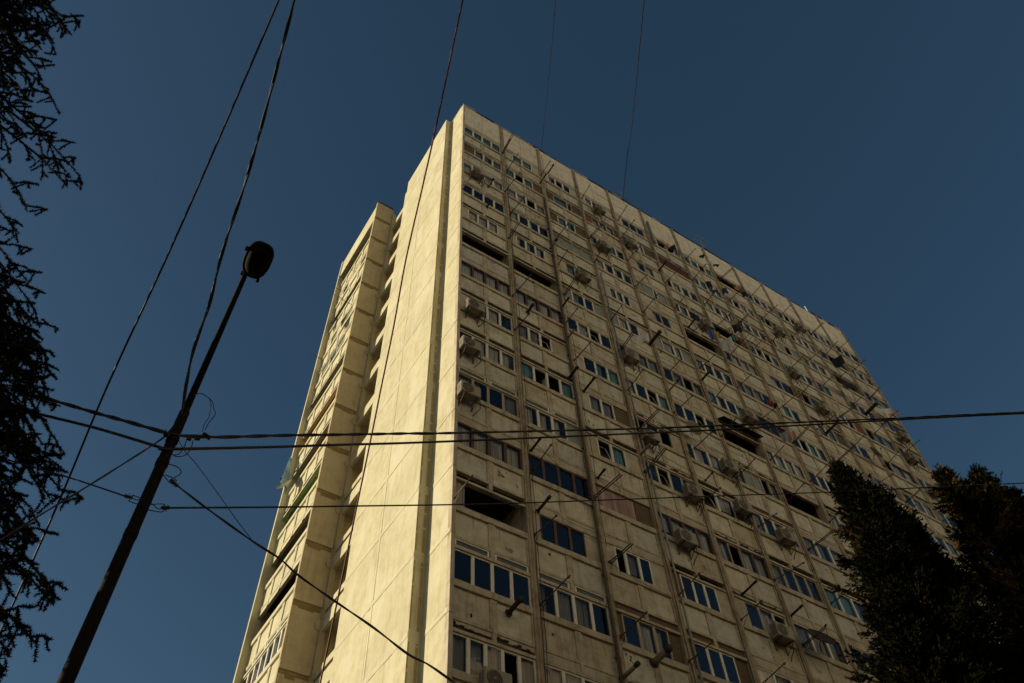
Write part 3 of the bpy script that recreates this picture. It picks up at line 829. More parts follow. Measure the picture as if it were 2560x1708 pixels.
ac_px = [(1193.7, 433), (1187.7, 770), (1176.5, 866), (1173.3, 981), (1498.5, 524.5), (1511, 616), (1576, 608.7), (1458.7, 690.7), (1578, 892.5),
         (1625, 1092), (1734, 1234), (1717, 1349), (1768, 813.8), (2002, 820), (1949.6, 830), (1986.6, 932), (2056.8, 1021), (1874, 1042), (1967, 1344),
         (1859.7, 1271), (1824, 1169), (2260, 1093), (2280.6, 1146), (2338, 1228), (1957, 1585), (1240, 1712)]
AC = make_ac(); AC0 = True
for (px, py) in ac_px:
    p = on_y(px, py, -.30)
    loc = (p.x, 0.0 - .005, p.z + .05)
    if AC0: o = AC; o.location = loc; AC0 = False
    else: o = dup(AC, loc)
    k = max(1, min(17, int(round((50.36 - (p.z + .3)) / 2.8 + 1))))
    tag(o, 'air conditioner in the %s bay from the lit corner, %s window row down' % (bayword(max(p.x, 0)), ORD[k]), 'air conditioner', 'air conditioners hung on the facade')

# ================================================================ stove and vent flues
fl_px = [(1222, 467, .5, .07), (1218, 517, .35, .07), (1320, 780, .4, .09), (1377.4, 620.6, .6, .07), (1404.5, 768.9, .6, .06), (1417, 848.6, .8, .06), (1423.7, 944, .6, .08),
         (1460, 977.7, .8, .07), (1328, 1126, .6, .06), (1345.5, 1277, .7, .07), (1273, 1531.6, .6, .10), (1636, 1656, .75, .15), (1555, 1698, .8, .09), (1600, 1139, .9, .07),
         (1495, 1194.5, .4, .06), (1625, 859.7, .9, .12), (1648, 676, .7, .07), (1722, 817.6, .6, .07), (1753, 952.7, .6, .08), (1671, 979.5, .8, .06), (1856, 1486, .8, .06),
         (1978, 1539.6, .6, .06), (1263.8, 368.9, .6, .06), (1371, 431.4, .6, .07), (1350.5, 458, .7, .06), (2163, 1036.7, 1.1, .16), (1764, 1201, .5, .05), (2066, 1083, 1.0, .1)]
seen = {}
for (px, py, L, r) in fl_px:
    p = on_y(px, py, -.02)
    o = empty('flue_pipe', (p.x, -.02, p.z))
    r *= .72; L *= .85
    m = MB(); m.tube([(0, .05, 0), (0, -L * .6, .03), (0, -L, .05)], r, 'steel_pale' if rnd.random() < .4 else 'soot', 12); m.build('tube', o, True)
    m = MB(); m.tube([(0, -L + .02, .05), (0, -L - .12, .056)], r * 1.18, 'soot', 12); m.build('cap', o, True)
    m = MB(); m.lathe([(0, .0), (r * 1.5, .0), (r * 1.7, -.02)], 'soot', Matrix.Rotation(math.pi / 2, 4, 'X'), 12); m.build('collar', o)
    k = max(1, int(round((50.36 + .6 - p.z) / 2.8 + 1)))
    base = 'flue pipe sticking out in the %s bay from the lit corner, %s storey down' % (bayword(max(p.x, 0)), ORD[min(k, 17)])
    if base in seen: base = 'short ' + base
    seen[base] = 1
    tag(o, base, 'flue pipe', 'flue pipes on the shaded facade')

# ================================================================ satellite dishes
def make_dish(R, mat):
    r = empty('satellite_dish')
    m = MB(); M = Matrix.Identity(4)
    prof = [(R * q / 6, .18 * R * (q / 6) ** 2) for q in range(7)]
    m.lathe(prof + [(R * 1.0, .18 * R + .015)] + [(R * q / 6, .18 * R * (q / 6) ** 2 - .012) for q in range(6, -1, -1)], mat, M, 28); m.build('reflector', r, True)
    m = MB(); m.tube([(0, -R * .95, .15 * R), (0, -R * .2, R * .75), (0, 0, R * .9)], .012, 'steel', 6); m.build('feed_arm', r)
    m = MB(); m.tube([(0, 0, R * .82), (0, 0, R * 1.05)], .035, 'ac_dark', 8); m.build('receiver_head', r)
    m = MB(); m.tube([(0, 0, -.02), (0, -.05, -.2), (0, -.25, -.35)], .022, 'steel', 6); m.build('mount', r)
    return r
for (p, R, mat, rot, lab) in (
        (on_x(712, 1214, -2.0), .40, 'dish_white', Vector((-.75, -.2, .62)), 'white satellite dish on the outer edge of the sunlit left block'),
        (on_y(1732, 1072, -.5), .42, 'dish_white', (math.radians(50), 0, math.radians(40)), 'pale satellite dish under the twin wires in the middle of the shaded facade'),
        (on_y(2188.8, 1133.7, -.5), .45, 'pipe_grey', (math.radians(68), 0, math.radians(20)), 'grey satellite dish above the pointed conifer near the far facade edge'),
        (on_y(2052, 1598, -.6), .55, 'soot', (math.radians(60), 0, math.radians(-10)), 'dark satellite dish low on the facade at the pointed conifer left side')):
    o = make_dish(R, mat); o.location = p; o.rotation_euler = rot.to_track_quat('Z', 'Y').to_euler() if isinstance(rot, Vector) else rot
    tag(o, lab, 'satellite dish')

# ================================================================ washing
def cloth(name, p, w, h, col, lab, cat, dirv=(0, -1, 0), thick=.012):
    if col not in MATS: simple(col, COLS[col], .9, var=.15, scale=6)
    m = MB(); nx, nz = 10, 8; d = Vector(dirv).normalized(); s = d.cross(Vector((0, 0, 1)))
    ph = rnd.uniform(0, 6); G = []
    for side in (0, 1):
        for j in range(nz + 1):
            for i in range(nx + 1):
                a = i / nx; q = j / nz
                off = math.sin(a * 9 + ph + q * 1.5) * .045 * (0.3 + q) + (thick if side else 0)
                wob = math.sin(a * 5 + ph) * .05 * q * h
                G.append(d * (a - .5) * w * (1 - .12 * q) + s * off + Vector((0, 0, -q * h - wob * (1 if j == nz else .5))))
    k = m.mi(col); m.v = [tuple(v) for v in G]; N = (nx + 1) * (nz + 1)
    for side in (0, 1):
        for j in range(nz):
            for i in range(nx):
                b = side * N + j * (nx + 1) + i
                f = (b, b + 1, b + nx + 2, b + nx + 1)
                m.f.append(f if side else f[::-1]); m.m.append(k)
    o = m.build(name, None, True); o.location = p
    return tag(o, lab, cat, 'washing hung out on the facade')
COLS = {'c_white': (.62, .60, .55), 'c_black': (.02, .018, .02), 'c_blue': (.06, .12, .32), 'c_yellow': (.42, .28, .06), 'c_red': (.28, .03, .03), 'c_green': (.08, .22, .16),
        'c_pink': (.45, .25, .2), 'c_navy': (.03, .045, .09), 'c_orange': (.45, .16, .04), 'c_grey': (.25, .24, .24)}
W = [((1602, 838), .75, .6, 'c_white', 'white cloth on a pole left of centre of the facade', 'cloth'),
     ((1775, 825), .30, 1.0, 'c_blue', 'blue trousers hanging below an air conditioner in the sixth bay', 'trousers'),
     ((1790, 830), .3, .55, 'c_yellow', 'mustard cloth right beside the blue trousers', 'cloth'),
     ((1812, 850), .8, .9, 'c_white', 'large white sheet hanging right of the blue trousers', 'sheet'),
     ((1834, 838), .25, .6, 'c_green', 'green garment in the crowded drying cage', 'garment'),
     ((1846, 845), .3, .5, 'c_red', 'dull red garment right of the green one in the drying cage', 'garment'),
     ((1838, 812), .5, .8, 'c_black', 'black shirt hanging above the crowded drying cage', 'shirt'),
     ((1822, 820), .25, .5, 'c_pink', 'pink garment at the left end of the drying cage', 'garment'),
     ((1769, 704), .35, .75, 'c_black', 'black garment with long sleeves on the second row from the roof', 'garment'),
     ((1785, 725), .5, .4, 'c_navy', 'navy cloth right below the black garment on the second row', 'cloth'),
     ((1797, 712), .35, .5, 'c_yellow', 'yellow cloth hung between dark clothes near the roof', 'cloth'),
     ((1808, 720), .4, .7, 'c_navy', 'navy jacket right of the yellow cloth near the roof', 'jacket'),
     ((1754, 638), .4, .35, 'c_black', 'small black garment nearest the roof in the eighth bay', 'garment'),
     ((1772, 654), .45, .3, 'c_white', 'small white garment on the line just under the parapet', 'garment'),
     ((1789, 661), .4, .3, 'c_black', 'small black garment at the line end right of the white one', 'garment'),
     ((1664, 612), .2, .5, 'c_orange', 'orange cloth at the open top row window', 'cloth'),
     ((1680, 615), .4, .7, 'c_black', 'black garment in front of the top row window of the sixth bay', 'garment'),
     ((1692, 626), .3, .6, 'c_grey', 'grey garment at the end of the top row line in the sixth bay', 'garment'),
     ((1842, 716), .4, .5, 'c_pink', 'dusty pink garment on the upper row of the eighth bay', 'garment'),
     ((1858, 730), .4, .6, 'c_black', 'black garment right of the dusty pink one', 'garment'),
     ((1924, 1003), .25, .35, 'c_red', 'bright red garment in the eighth bay above the twin wires', 'garment'),
     ((1912, 1000), .25, .3, 'c_navy', 'navy garment left of the bright red one', 'garment'),
     ((1935, 1008), .3, .4, 'c_black', 'black garment right of the bright red one', 'garment'),
     ((1957, 1082), .4, .7, 'c_grey', 'grey garment hanging right under the twin wires', 'garment'),
     ((1976, 1080), .35, .6, 'c_pink', 'salmon cloth right of the grey garment under the wires', 'cloth'),
     ((2090, 895), .8, .9, 'c_black', 'big black blanket near the upper right end of the facade', 'blanket'),
     ((2118, 958), 1.3, .6, 'c_black', 'long black awning cloth two storeys below the black blanket', 'awning'),
     ((2212, 1022), .7, .5, 'c_white', 'pale cloth at the far facade edge just above the twin wires', 'cloth'),
     ((2232, 1030), .6, .4, 'c_pink', 'pinkish cloth at the far facade edge above the twin wires', 'cloth')]
for (q, w, h, c, lab, cat) in W:
    p = on_y(q[0], q[1], -.75)
    cloth({'cloth': 'hanging_cloth', 'sheet': 'bed_sheet'}.get(cat, cat), p, w, h, c, lab, cat, (rnd.uniform(.3, 1), -rnd.uniform(.3, 1), 0) if w < 1.2 else (1, -.25, 0))
for i, (py, px) in enumerate(((788, 836), (800, 842))):
    p = on_x(px, py, -1.9)
    cloth('garment', p, .7, .8, 'c_black', ('left' if i else 'right') + ' dark garment hung out on the sunlit left block', 'garment', (0.2, 1, 0))
p0 = on_x(727, 1140, -1.7); p1 = on_x(701, 1206, -2.3); p2 = on_x(722, 1214, -1.7)
m = MB()
m.hexa([p1, p2, p2 + Vector((0, .02, 0)), p1 + Vector((0, .02, 0)), p0, p0 + Vector((.03, 0, 0)), p0 + Vector((.03, .02, 0)), p0 + Vector((0, .02, 0))], 'blue_sheet')
tag(m.build('awning_sheet'), 'pale blue triangular awning sheet above the dish on the sunlit left block', 'awning')
# drying cage and washing lines
p = on_y(1832, 840, 0)
m = MB()
for q in range(7): m.tube([(p.x - .9 + q * .3, 0, p.z - .7), (p.x - .9 + q * .3, -.95, p.z - .65), (p.x - .9 + q * .3, -.95, p.z - .2)], .012, 'steel', 5)
for (y, dz) in ((-.95, -.65), (-.5, -.68), (-.95, -.2), (-.95, .35), (-.6, .38)): m.tube([(p.x - .9, y, p.z + dz), (p.x + .9, y, p.z + dz)], .012, 'steel', 5)
tag(m.build('drying_cage'), 'dark steel drying cage full of clothes in the middle of the facade', 'drying rack')
# balcony hood lit warmly in the sixth bay
p = on_y(1790, 1060, 0)
m = MB(); a, b = 14.7, 17.3; zc = sill(8) + 1.55
m.hexa([(a, 0, zc), (b, 0, zc), (b, -.40, zc - .22), (a, -.40, zc - .22), (a, 0, zc + .04), (b, 0, zc + .04), (b, -.40, zc - .18), (a, -.40, zc - .18)], 'soot')
o = m.build('balcony_awning'); tag(o, 'dark sheet metal awning over the open sixth bay balcony under the twin wires', 'awning')

# ================================================================ roof antennas
def antenna(name, p, h, lab, els=5):
    o = empty(name, p)
    m = MB(); m.tube([(0, 0, -.4), (0, 0, h)], .02, 'steel', 6); m.build('mast', o)
    m = MB(); m.tube([(-.5, 0, h * .9), (.7, 0, h * .9)], .012, 'steel', 5); m.build('boom', o)
    for q in range(els):
        x = -.45 + q * .27
        m = MB(); m.tube([(x, -.35 + q * .03, h * .9), (x, .35 - q * .03, h * .9)], .008, 'steel', 5); m.build('element', o)
    tag(o, lab, 'antenna')
antenna('roof_antenna', on_y(1559, 505, .4), 1.0, 'thin aerial on the roof edge where the long wire lands', 3)
antenna('roof_antenna', on_y(1760, 618, .5), 1.3, 'tall aerial sticking up behind the roof edge further right', 5)
m = MB(); p = on_y(2014, 770, .3); m.tube([(p.x, p.y, p.z - .6), (p.x, p.y, p.z + .25)], .03, 'dish_white', 6)
tag(m.build('roof_vent'), 'tiny white pipe on the roof edge near the far end', 'vent pipe')
m = MB(); p = on_y(1175, 262, .2)
m.tube([(p.x, .2, 54.9), (p.x, .2, 55.45)], .02, 'steel', 5)
m.tube([(p.x + .1 + .28 * math.cos(a) - .3, .2, 55.35 + .28 * math.sin(a)) for a in [i * .3 for i in range(11)]], .008, 'cable', 5)
tag(m.build('cable_hook'), 'little bent hook with a loop of cable on the roof corner', 'hook')

# ================================================================ street lamp
HP = at_hor(163, 1708, 7.0)
pb = Vector((HP.x, HP.y, 0))
ax = (Vector((CAMP.x, CAMP.y, 0)) - pb).normalized()
lamp = empty('street_lamp', pb)
tag(lamp, 'dark steel street lamp post with oval lamp head seen from below, carrying overhead wires', 'street lamp')
m = MB(); m.tube([(0, 0, 0), (0, 0, .5), (0, 0, 5), (0, 0, 9.0), (0, 0, 9.12)], 1, 'lamp_paint', 20, True, [.085, .076, .066, .056, .034]); m.build('pole', lamp, True)
MTOP = at_hor(608, 700, 6.98).z
m = MB(); m.tube([(0, 0, 9.05), (0, 0, MTOP - .02), tuple(ax * .12 + Vector((0, 0, MTOP + .06)))], 1, 'lamp_paint', 16, True, [.042, .036, .034]); m.build('mast_tube', lamp, True)
for z in (8.18, 8.55, 7.2):
    m = MB(); m.tube([(0, 0, z - .04), (0, 0, z + .04)], .066, 'lamp_paint', 16); m.build('clamp_band', lamp)
# lamp head: rounded shell, lens below
hd = MB(); hb = MB(); side = ax.cross(Vector((0, 0, 1))).normalized()
tilt = math.radians(12); fwd = ax * math.cos(tilt) + Vector((0, 0, math.sin(tilt))); upv = side.cross(fwd)
if upv.z < 0: upv = -upv
hc = ax * .30 + Vector((0, 0, at_hor(646, 654, 6.70).z)) + side * (.075 if side.dot(rx) > 0 else -.075)
def outline(t, grow=0.0):
    # superellipse, wider at the front
    a = 2 * math.pi * t; c, s = math.cos(a), math.sin(a)
    L, Wd = .285 + grow, .19 + grow
    ex = .78
    x = L * math.copysign(abs(c) ** ex, c); y = Wd * math.copysign(abs(s) ** ex, s) * (1 + .08 * c)
    return x, y
NN = 40; rings = [(0.80, -.0), (0.93, -.012), (1.0, 0.02), (1.0, .06), (.92, .11), (.7, .155), (.35, .175), (0.02, .18)]
def ringv(sc, h): return [tuple(hc + fwd * (outline(i / NN)[0] * sc) + side * (outline(i / NN)[1] * sc) + upv * h) for i in range(NN)]
k0 = hd.mi('lamp_paint')
for sc, h in rings: hd.v.extend(ringv(sc, h))
for r_ in range(len(rings) - 1):
    for i in range(NN): hd.f.append((r_ * NN + i, r_ * NN + (i + 1) % NN, (r_ + 1) * NN + (i + 1) % NN, (r_ + 1) * NN + i)); hd.m.append(k0)
hd.build('lamp_head', lamp, True)
lr = [(0.815, -.004), (.80, -.02), (.68, -.055), (.45, -.075), (.2, -.083), (.01, -.085)]
k0 = hb.mi('lamp_lens')
for sc, h in lr: hb.v.extend(ringv(sc, h))
for r_ in range(len(lr) - 1):
    for i in range(NN): hb.f.append((r_ * NN + i, r_ * NN + (i + 1) % NN, (r_ + 1) * NN + (i + 1) % NN, (r_ + 1) * NN + i)); hb.m.append(k0)
hb.build('lens', lamp, True)
m = MB(); q = hc - fwd * .37 + side * .1
for s_, f_ in ((-.11, -.27), (.12, -.26), (.20, .11)):
    c = hc + side * s_ + fwd * f_
    m.lathe([(0, -.035), (.022, -.03), (.026, .03), (0, .04)], 'lamp_paint', Matrix.Translation(c), 10)
m.build('latch', lamp)
m = MB(); m.box((-.05, -.05, 0), (.05, .05, .001), 'steel'); m.tube([(0, 0, .0), (0, 0, .03)], .17, 'lamp_paint', 16); m.build('base_flange', lamp)

# ================================================================ overhead wires
def spline(P, n=8):
    P = [Vector(p) for p in P]; out = []
    for i in range(len(P) - 1):
        p0 = P[max(i - 1, 0)]; p1 = P[i]; p2 = P[i + 1]; p3 = P[min(i + 2, len(P) - 1)]
        for j in range(n):
            t = j / n
            out.append(.5 * ((2 * p1) + (p2 - p0) * t + (2 * p0 - 5 * p1 + 4 * p2 - p3) * t * t + (3 * p1 - p0 - 3 * p2 + p3) * t ** 3))
    out.append(P[-1]); return out
GW = 'overhead wires'
def wire(pts, r, lab, twist=0,  mat='cable', name='overhead_wire', pitch=.5, sub=12, cat='wire'):
    C = spline(pts, sub); m = MB(); r *= 1.15; twist *= 1.15
    if twist == 0: m.tube(C, r, mat, 6)
    else:
        L = 0; T1 = []; T2 = []
        for i, p in enumerate(C):
            if i: L += (p - C[i - 1]).length
            t = (C[min(i + 1, len(C) - 1)] - C[max(0, i - 1)]).normalized()
            u = t.cross(Vector((0.3, .2, 1))).normalized(); v = t.cross(u)
            a = L / pitch * 2 * math.pi
            o = (u * math.cos(a) + v * math.sin(a)) * twist
            T1.append(p + o); T2.append(p - o)
        m.tube(T1, r, mat, 6); m.tube(T2, r, mat, 6)
    return tag(m.build(name, None, True), lab, cat, GW)
def H(px, py, d): return at_hor(px, py, d)
def D(px, py, d): return at_dist(px, py, d)
wire([D(716, -60, 10), D(697, 0, 10), D(452, 566, 10), D(300, 895.5, 10.2), D(240, 1031.6, 10.3), D(144.8, 1260, 10.6), D(3, 1576, 11), D(-90, 1770, 11.3)], .0105,
     'thin single wire running from top left edge down across the cedar, left of the lamp')
wire([D(742, -40, 10.6), D(736, 0, 10.6), D(697, 152, 10.6), D(654, 316, 10.5), D(610, 468, 10.5), D(556, 632, 10.4), D(523, 763, 10.4), D(485, 872, 10.3), D(466, 960, 10.2), D(452, 1040, 10.1), D(424, 1082, 10.0)], .0105,
     'twisted pair of wires dropping beside the lamp post top from the upper edge', twist=.008, pitch=1.1, sub=24)
wire([D(1166, -40, 12), D(1157, 0, 12), D(1110.5, 220, 12), D(1081.8, 354, 12), D(1055, 472.6, 12), D(1014.8, 648.6, 12), D(984, 817, 12), D(954.7, 960, 12), D(929.3, 1086.6, 12), D(883.4, 1308, 12), D(843, 1504, 12), D(801, 1706, 12), D(770, 1850, 12)], .0115,
     'reddish wire hanging in front of the sunlit end wall', mat='cable_red')
wire([D(1392, -40, 34), D(1389, 0, 34), D(1372, 190, 44), on_y(1353.5, 376, .1)], .012, 'faint thin wire reaching the roof edge at the second pilaster', mat='cable')
wire([D(1614, -40, 30), D(1610, 0, 30), D(1581.4, 300, 46), D(1570, 376.5, 50), D(1559.7, 473.5, 56), on_y(1559, 500, .4)], .017, 'thin slack wire reaching the aerial on the roof edge', mat='cable')
A1_ = at_hor(424, 1085, 6.95); A2_ = at_hor(404, 1120, 6.95)
wire([H(-60, 950, 9), H(5.8, 966.8, 8.8), H(100, 991.8, 8.4), H(241.6, 1033, 7.8), H(314, 1053, 7.4), A1_], .014, 'upper twisted wire pair left of the lamp post', twist=.008, pitch=.8)
wire([H(-60, 992, 9), H(5, 1011, 8.8), H(100, 1035.8, 8.4), H(241.6, 1071, 7.8), A2_], .016, 'lower thick wire left of the lamp post')
wire([A1_, H(452, 1089.4, 6.95), H(551.6, 1093, 7.1), H(700, 1089, 7.4), H(840, 1087, 7.8), H(1056.8, 1083.5, 8.6), H(1100, 1083.5, 8.8), H(1600, 1071.7, 11.2), H(1829, 1063, 12.4), H(2100, 1051.7, 14), H(2247, 1045.7, 15), H(2400, 1038, 16), H(2560, 1031, 17), H(2700, 1025, 18)], .013,
     'upper thick twisted wire pair crossing the tower from the lamp post to the right edge', twist=.008, pitch=.9, sub=16)
wire([A2_, H(433, 1123, 6.95), H(700, 1117.4, 7.4), H(840, 1112.6, 7.8), H(1100, 1104.6, 8.8), H(1600, 1083.5, 11.2), H(1829, 1073, 12.4), H(2000, 1063.5, 13.4), H(2204, 1052, 14.7), H(2400, 1041.5, 16), H(2560, 1034, 17), H(2700, 1028, 18)], .015,
     'lower of the two thick wires crossing the tower to the right edge')
B1_ = at_hor(384, 1252, 6.95)
wire([H(20, 1150, 8.2), H(174.6, 1194.7, 7.8), H(310.5, 1239.8, 7.1)], .008, 'short thin wire from the cedar to the left insulator on the post')
wire([H(413.8, 1270, 7.0), H(700, 1268, 7.5), H(840, 1266, 8), H(1240, 1259.5, 9.6), H(1600, 1247, 11.5), H(2000, 1233, 13.8), H(2100, 1228.8, 14.2), H(2400, 1215, 16), H(2560, 1208, 17), H(2700, 1203, 18)], .0105,
     'thin lower wire crossing the tower from the right insulator to the right edge')
wire([H(434.8, 1208, 7.0), H(517, 1271, 6.9), H(632, 1353.5, 6.9), H(700, 1397.5, 6.9), H(743.7, 1436.8, 6.9), H(835.5, 1502, 6.9), H(931.8, 1568, 6.9), H(1018.6, 1634.5, 6.9), H(1069.6, 1661, 6.9), H(1123, 1698, 6.9), H(1180, 1740, 6.9)], .0075,
     'thick twisted wire sagging down to the lower right across the sunlit end wall', twist=.004, pitch=.9, sub=16)
wire([H(446, 1099, 6.95), H(462, 1128, 6.95), H(490, 1160, 6.95), H(544, 1233, 6.95), H(590, 1298, 6.9), H(632, 1353.5, 6.9)], .004, 'hair thin wire joining the sagging wire right of the post')
wire([H(415.7, 1089.4, 6.95), H(368, 1122, 6.9), H(222.5, 1213.8, 6.8), H(105.7, 1284.6, 6.7), H(11.6, 1343, 6.6), H(-80, 1398, 6.5)], .0065, 'wire running from the post down to the lower left through the cedar', twist=.003, pitch=.9)
# jumpers and insulators round the post
def loopw(P, r, lab): wire([H(x, y, 6.93) for x, y in P], r, lab, sub=6, name='jumper_wire', cat='wire')
loopw([(488, 986), (503, 984), (519, 993), (531, 1005), (534, 1020), (538, 1035), (528, 1050), (520, 1060), (513, 1075)], .0045, 'curly jumper wire looping right of the post top')
loopw([(505, 985), (522, 996), (527, 1010), (525, 1030), (522, 1044), (511, 1060), (506, 1080)], .0035, 'inner strand of the curly loop right of the post top')
loopw([(466, 1103), (458, 1122), (448, 1134), (436, 1138), (430, 1135)], .005, 'small left drip loop under the clamps')
loopw([(482, 1102), (478, 1120), (466, 1136), (450, 1142), (435, 1140)], .005, 'larger right drip loop under the clamps')
loopw([(420, 1160), (440, 1166), (452, 1176), (450, 1186), (436, 1194)], .005, 'short hooked wire above the dead end clamp')
loopw([(408, 1188), (426, 1208), (435, 1206)], .0045, 'lower tie of the dead end clamp on the post right side')
loopw([(412, 1187), (434, 1196), (442, 1203)], .0045, 'upper tie of the dead end clamp on the post right side')
loopw([(330, 1238), (345, 1243), (352, 1247), (342, 1250), (332, 1246)], .0045, 'left insulator tie wire')
loopw([(320, 1252), (345, 1261), (365, 1266)], .0045, 'left insulator lower stay wire')
loopw([(378, 1258), (395, 1272), (402, 1270), (412, 1262), (400, 1260), (376, 1262)], .0045, 'right insulator upper tie wire')
loopw([(370, 1275), (405, 1280), (414, 1268)], .0045, 'right insulator lower stay wire')
def insulator(px, py, ex, ey, s, lab):
    a = H(px, py, 6.93); b = H(ex, ey, 6.93); ax_ = (b - a).normalized(); L = (b - a).length
    m = MB(); M = Matrix.Translation(a) @ ax_.to_track_quat('Z', 'Y').to_matrix().to_4x4()
    prof = [(0, 0)]
    n = 5
    for i in range(n): prof += [(s * .55, L * (i + .1) / n), (s, L * (i + .35) / n), (s * .98, L * (i + .6) / n), (s * .55, L * (i + .85) / n)]
    prof.append((0, L)); m.lathe(prof, 'soot', M, 12)
    for i in range(5):
        t = rnd.uniform(.1, .9); pp = a.lerp(b, t); dd = Vector((rnd.uniform(-1, 1), rnd.uniform(-1, 1), rnd.uniform(-1, 1))).normalized() * s * 1.7
        m.tube([pp, pp + dd], s * .16, 'soot', 5)
    tag(m.build('wire_clamp'), lab, 'wire clamp', 'clamps round the lamp post')
insulator(311, 1240, 332, 1245, .022, 'dark insulator left of the lamp post on the thin lower wire')
insulator(403, 1270, 424, 1269, .022, 'dark insulator right of the lamp post on the thin lower wire')
insulator(426, 1199, 444, 1216, .022, 'clamp where the sagging wire leaves the post')
insulator(467, 1096, 478, 1101, .022, 'left clamp on the upper pair just right of the post')
insulator(486, 1097, 500, 1098, .022, 'middle clamp on the upper pair right of the post')
insulator(507, 1084, 526, 1097, .030, 'largest clamp on the upper pair under the curly loop')
insulator(412, 1083, 422, 1090, .03, 'clamp on the left face of the post where the upper wires end')

# ================================================================ trees
def tri(m, a, b, c, k):
    i = len(m.v); m.v.extend((tuple(a), tuple(b), tuple(c))); m.f.append((i, i + 1, i + 2)); m.m.append(k)
def rv(r): return Vector((r.gauss(0, 1), r.gauss(0, 1), r.gauss(0, 1)))
def needles_along(m, k, P, r, dens, ln, wd):
    for i in range(len(P) - 1):
        a, b = P[i], P[i + 1]; t = (b - a); L = t.length
        if L < 1e-5: continue
        t /= L
        for _ in range(max(1, int(L * dens))):
            q = a.lerp(b, r.random())
            d = (rv(r).normalized() + t * .5).normalized() * ln * r.uniform(.6, 1.3)
            s = d.cross(rv(r)).normalized() * wd
            tri(m, q - s, q + s, q + d, k)
def branch_line(a, b, droop, n=8):
    out = []
    for i in range(n + 1):
        t = i / n
        p = a.lerp(b, t); p.z += droop * (math.sin(t * math.pi) * .9 - t * t * .0)
        out.append(p)
    return out
def cedar(name, base, top, tips, lab, seed, extra=60, rad=3.2, zmin=4.0):
    r = random.Random(seed)
    root = empty(name, (base.x, base.y, 0))
    b0 = Vector((base.x, base.y, 0))
    tk = MB(); n = 14
    tk.tube([(math.sin(i * .7) * .05, math.cos(i) * .05, top * i / n) for i in range(n + 1)], 1, 'bark', 12, True, [.32 * (1 - .93 * i / n) for i in range(n + 1)])
    tk.build('trunk', root, True)
    cr = MB(); kn = cr.mi('cedar_needles')
    wood = MB()
    def do_branch(tip, thick=.05, dens=26):
        dz = r.uniform(-.1, .5)
        st = Vector((b0.x, b0.y, min(max(tip.z + dz, 2), top - .2)))
        P = branch_line(st, tip, r.uniform(.25, .5))
        P[-1] = P[-1] - Vector((0, 0, .12))
        wood.tube([p - b0 for p in P], 1, 'bark', 5, True, [thick * (1 - .85 * i / 8) for i in range(9)])
        Ltot = (tip - st).length
        dirh = (tip - st); dirh.z = 0; dirh.normalize(); sd = dirh.cross(Vector((0, 0, 1)))
        nt = int(Ltot * 4.3)
        for q in range(nt):
            t = .22 + .78 * (q + r.random()) / nt
            f = t * 8; i = min(7, int(f)); p = P[i].lerp(P[i + 1], f - i)
            sgn = 1 if r.random() < .5 else -1
            ln = (0.28 + .75 * (1 - t) + .1) * r.uniform(.6, 1.15)
            e = p + dirh * ln * r.uniform(.5, .9) + sd * sgn * ln * r.uniform(.2, .8) - Vector((0, 0, ln * r.uniform(.1, .55)))
            mid = p.lerp(e, .5) + Vector((0, 0, ln * .10))
            tw = [p - b0, mid - b0, e - b0]
            wood.tube(tw, .006, 'bark', 3, False)
            needles_along(cr, kn, tw, r, 620, .036, .007)
            for _ in range(int(ln * 9)):        # hanging twiglets
                u = r.uniform(.15, 1.0); a = (tw[0].lerp(tw[1], u * 2) if u < .5 else tw[1].lerp(tw[2], u * 2 - 1))
                l2 = r.uniform(.10, .26)
                c = a + Vector((r.uniform(-.6, .6), r.uniform(-.6, .6), -r.uniform(.3, 1.0))).normalized() * l2
                needles_along(cr, kn, [a, c], r, 620, .034, .007)
        needles_along(cr, kn, [p - b0 for p in P[3:]], r, 260, .05, .007)
    for t in tips:
        if r.random() > .12: do_branch(t - rx * .07)
    for _ in range(extra):
        z = r.uniform(zmin, top - .3); f = 1 - (z / top) ** 2.2
        a = r.uniform(0, 2 * math.pi); R_ = rad * (0.25 + .75 * f) * r.uniform(.7, 1.0)
        t = Vector((b0.x + R_ * math.cos(a), b0.y + R_ * math.sin(a), z))
        d = t - CAMP; dp = d.dot(rz)
        if dp > .5:
            px = 1280 + FPX * d.dot(rx) / dp; py = 854 + FPX * d.dot(ry) / dp
            if -260 < px < 1500 and -300 < py < 2000: continue
        do_branch(t, .04)
    wood.build('branches', root)
    o = cr.build('needles', root)
    return tag(root, lab, 'tree')
tb = Vector((CAMP.x + 9.5 * math.cos(math.radians(131)), CAMP.y + 9.5 * math.sin(math.radians(131)), 0))
def tipat(px, py, d): return at_hor(px, py, d)
tips = [tipat(*q) for q in ((178, 40, 7.6), (180, 68, 7.8), (150, 95, 7.6), (118, 165, 7.7), (110, 25, 7.6), (60, 30, 7.8), (80, 110, 7.9), (60, 190, 7.9), (30, 130, 7.7), (40, 60, 8.0), (95, 70, 8.3), (20, 230, 8.0), (120, 60, 8.0), (50, 90, 8.1), (90, 140, 8.1), (15, 180, 8.0), (70, 50, 8.2), (20, 100, 8.2), (110, 110, 8.3), (30, 10, 7.7), (140, 8, 7.5),
        (140, 222, 7.8), (90, 240, 8.0), 
        (140, 350, 8.0), (205, 416, 8.0), (186, 456, 8.1), (118, 470, 8.2), (70, 330, 8.0), (20, 370, 8.1), (110, 400, 8.4), 
        (90, 508, 8.3), (70, 575, 8.4), 
        (90, 690, 8.3), (97, 742, 8.4), (110, 795, 8.4), (85, 838, 8.5), )]
cedar('cedar_tree', tb, 20.5, tips, 'tall dark cedar with drooping branches reaching in from the upper left edge', 3, 50, 3.6, 8.0)
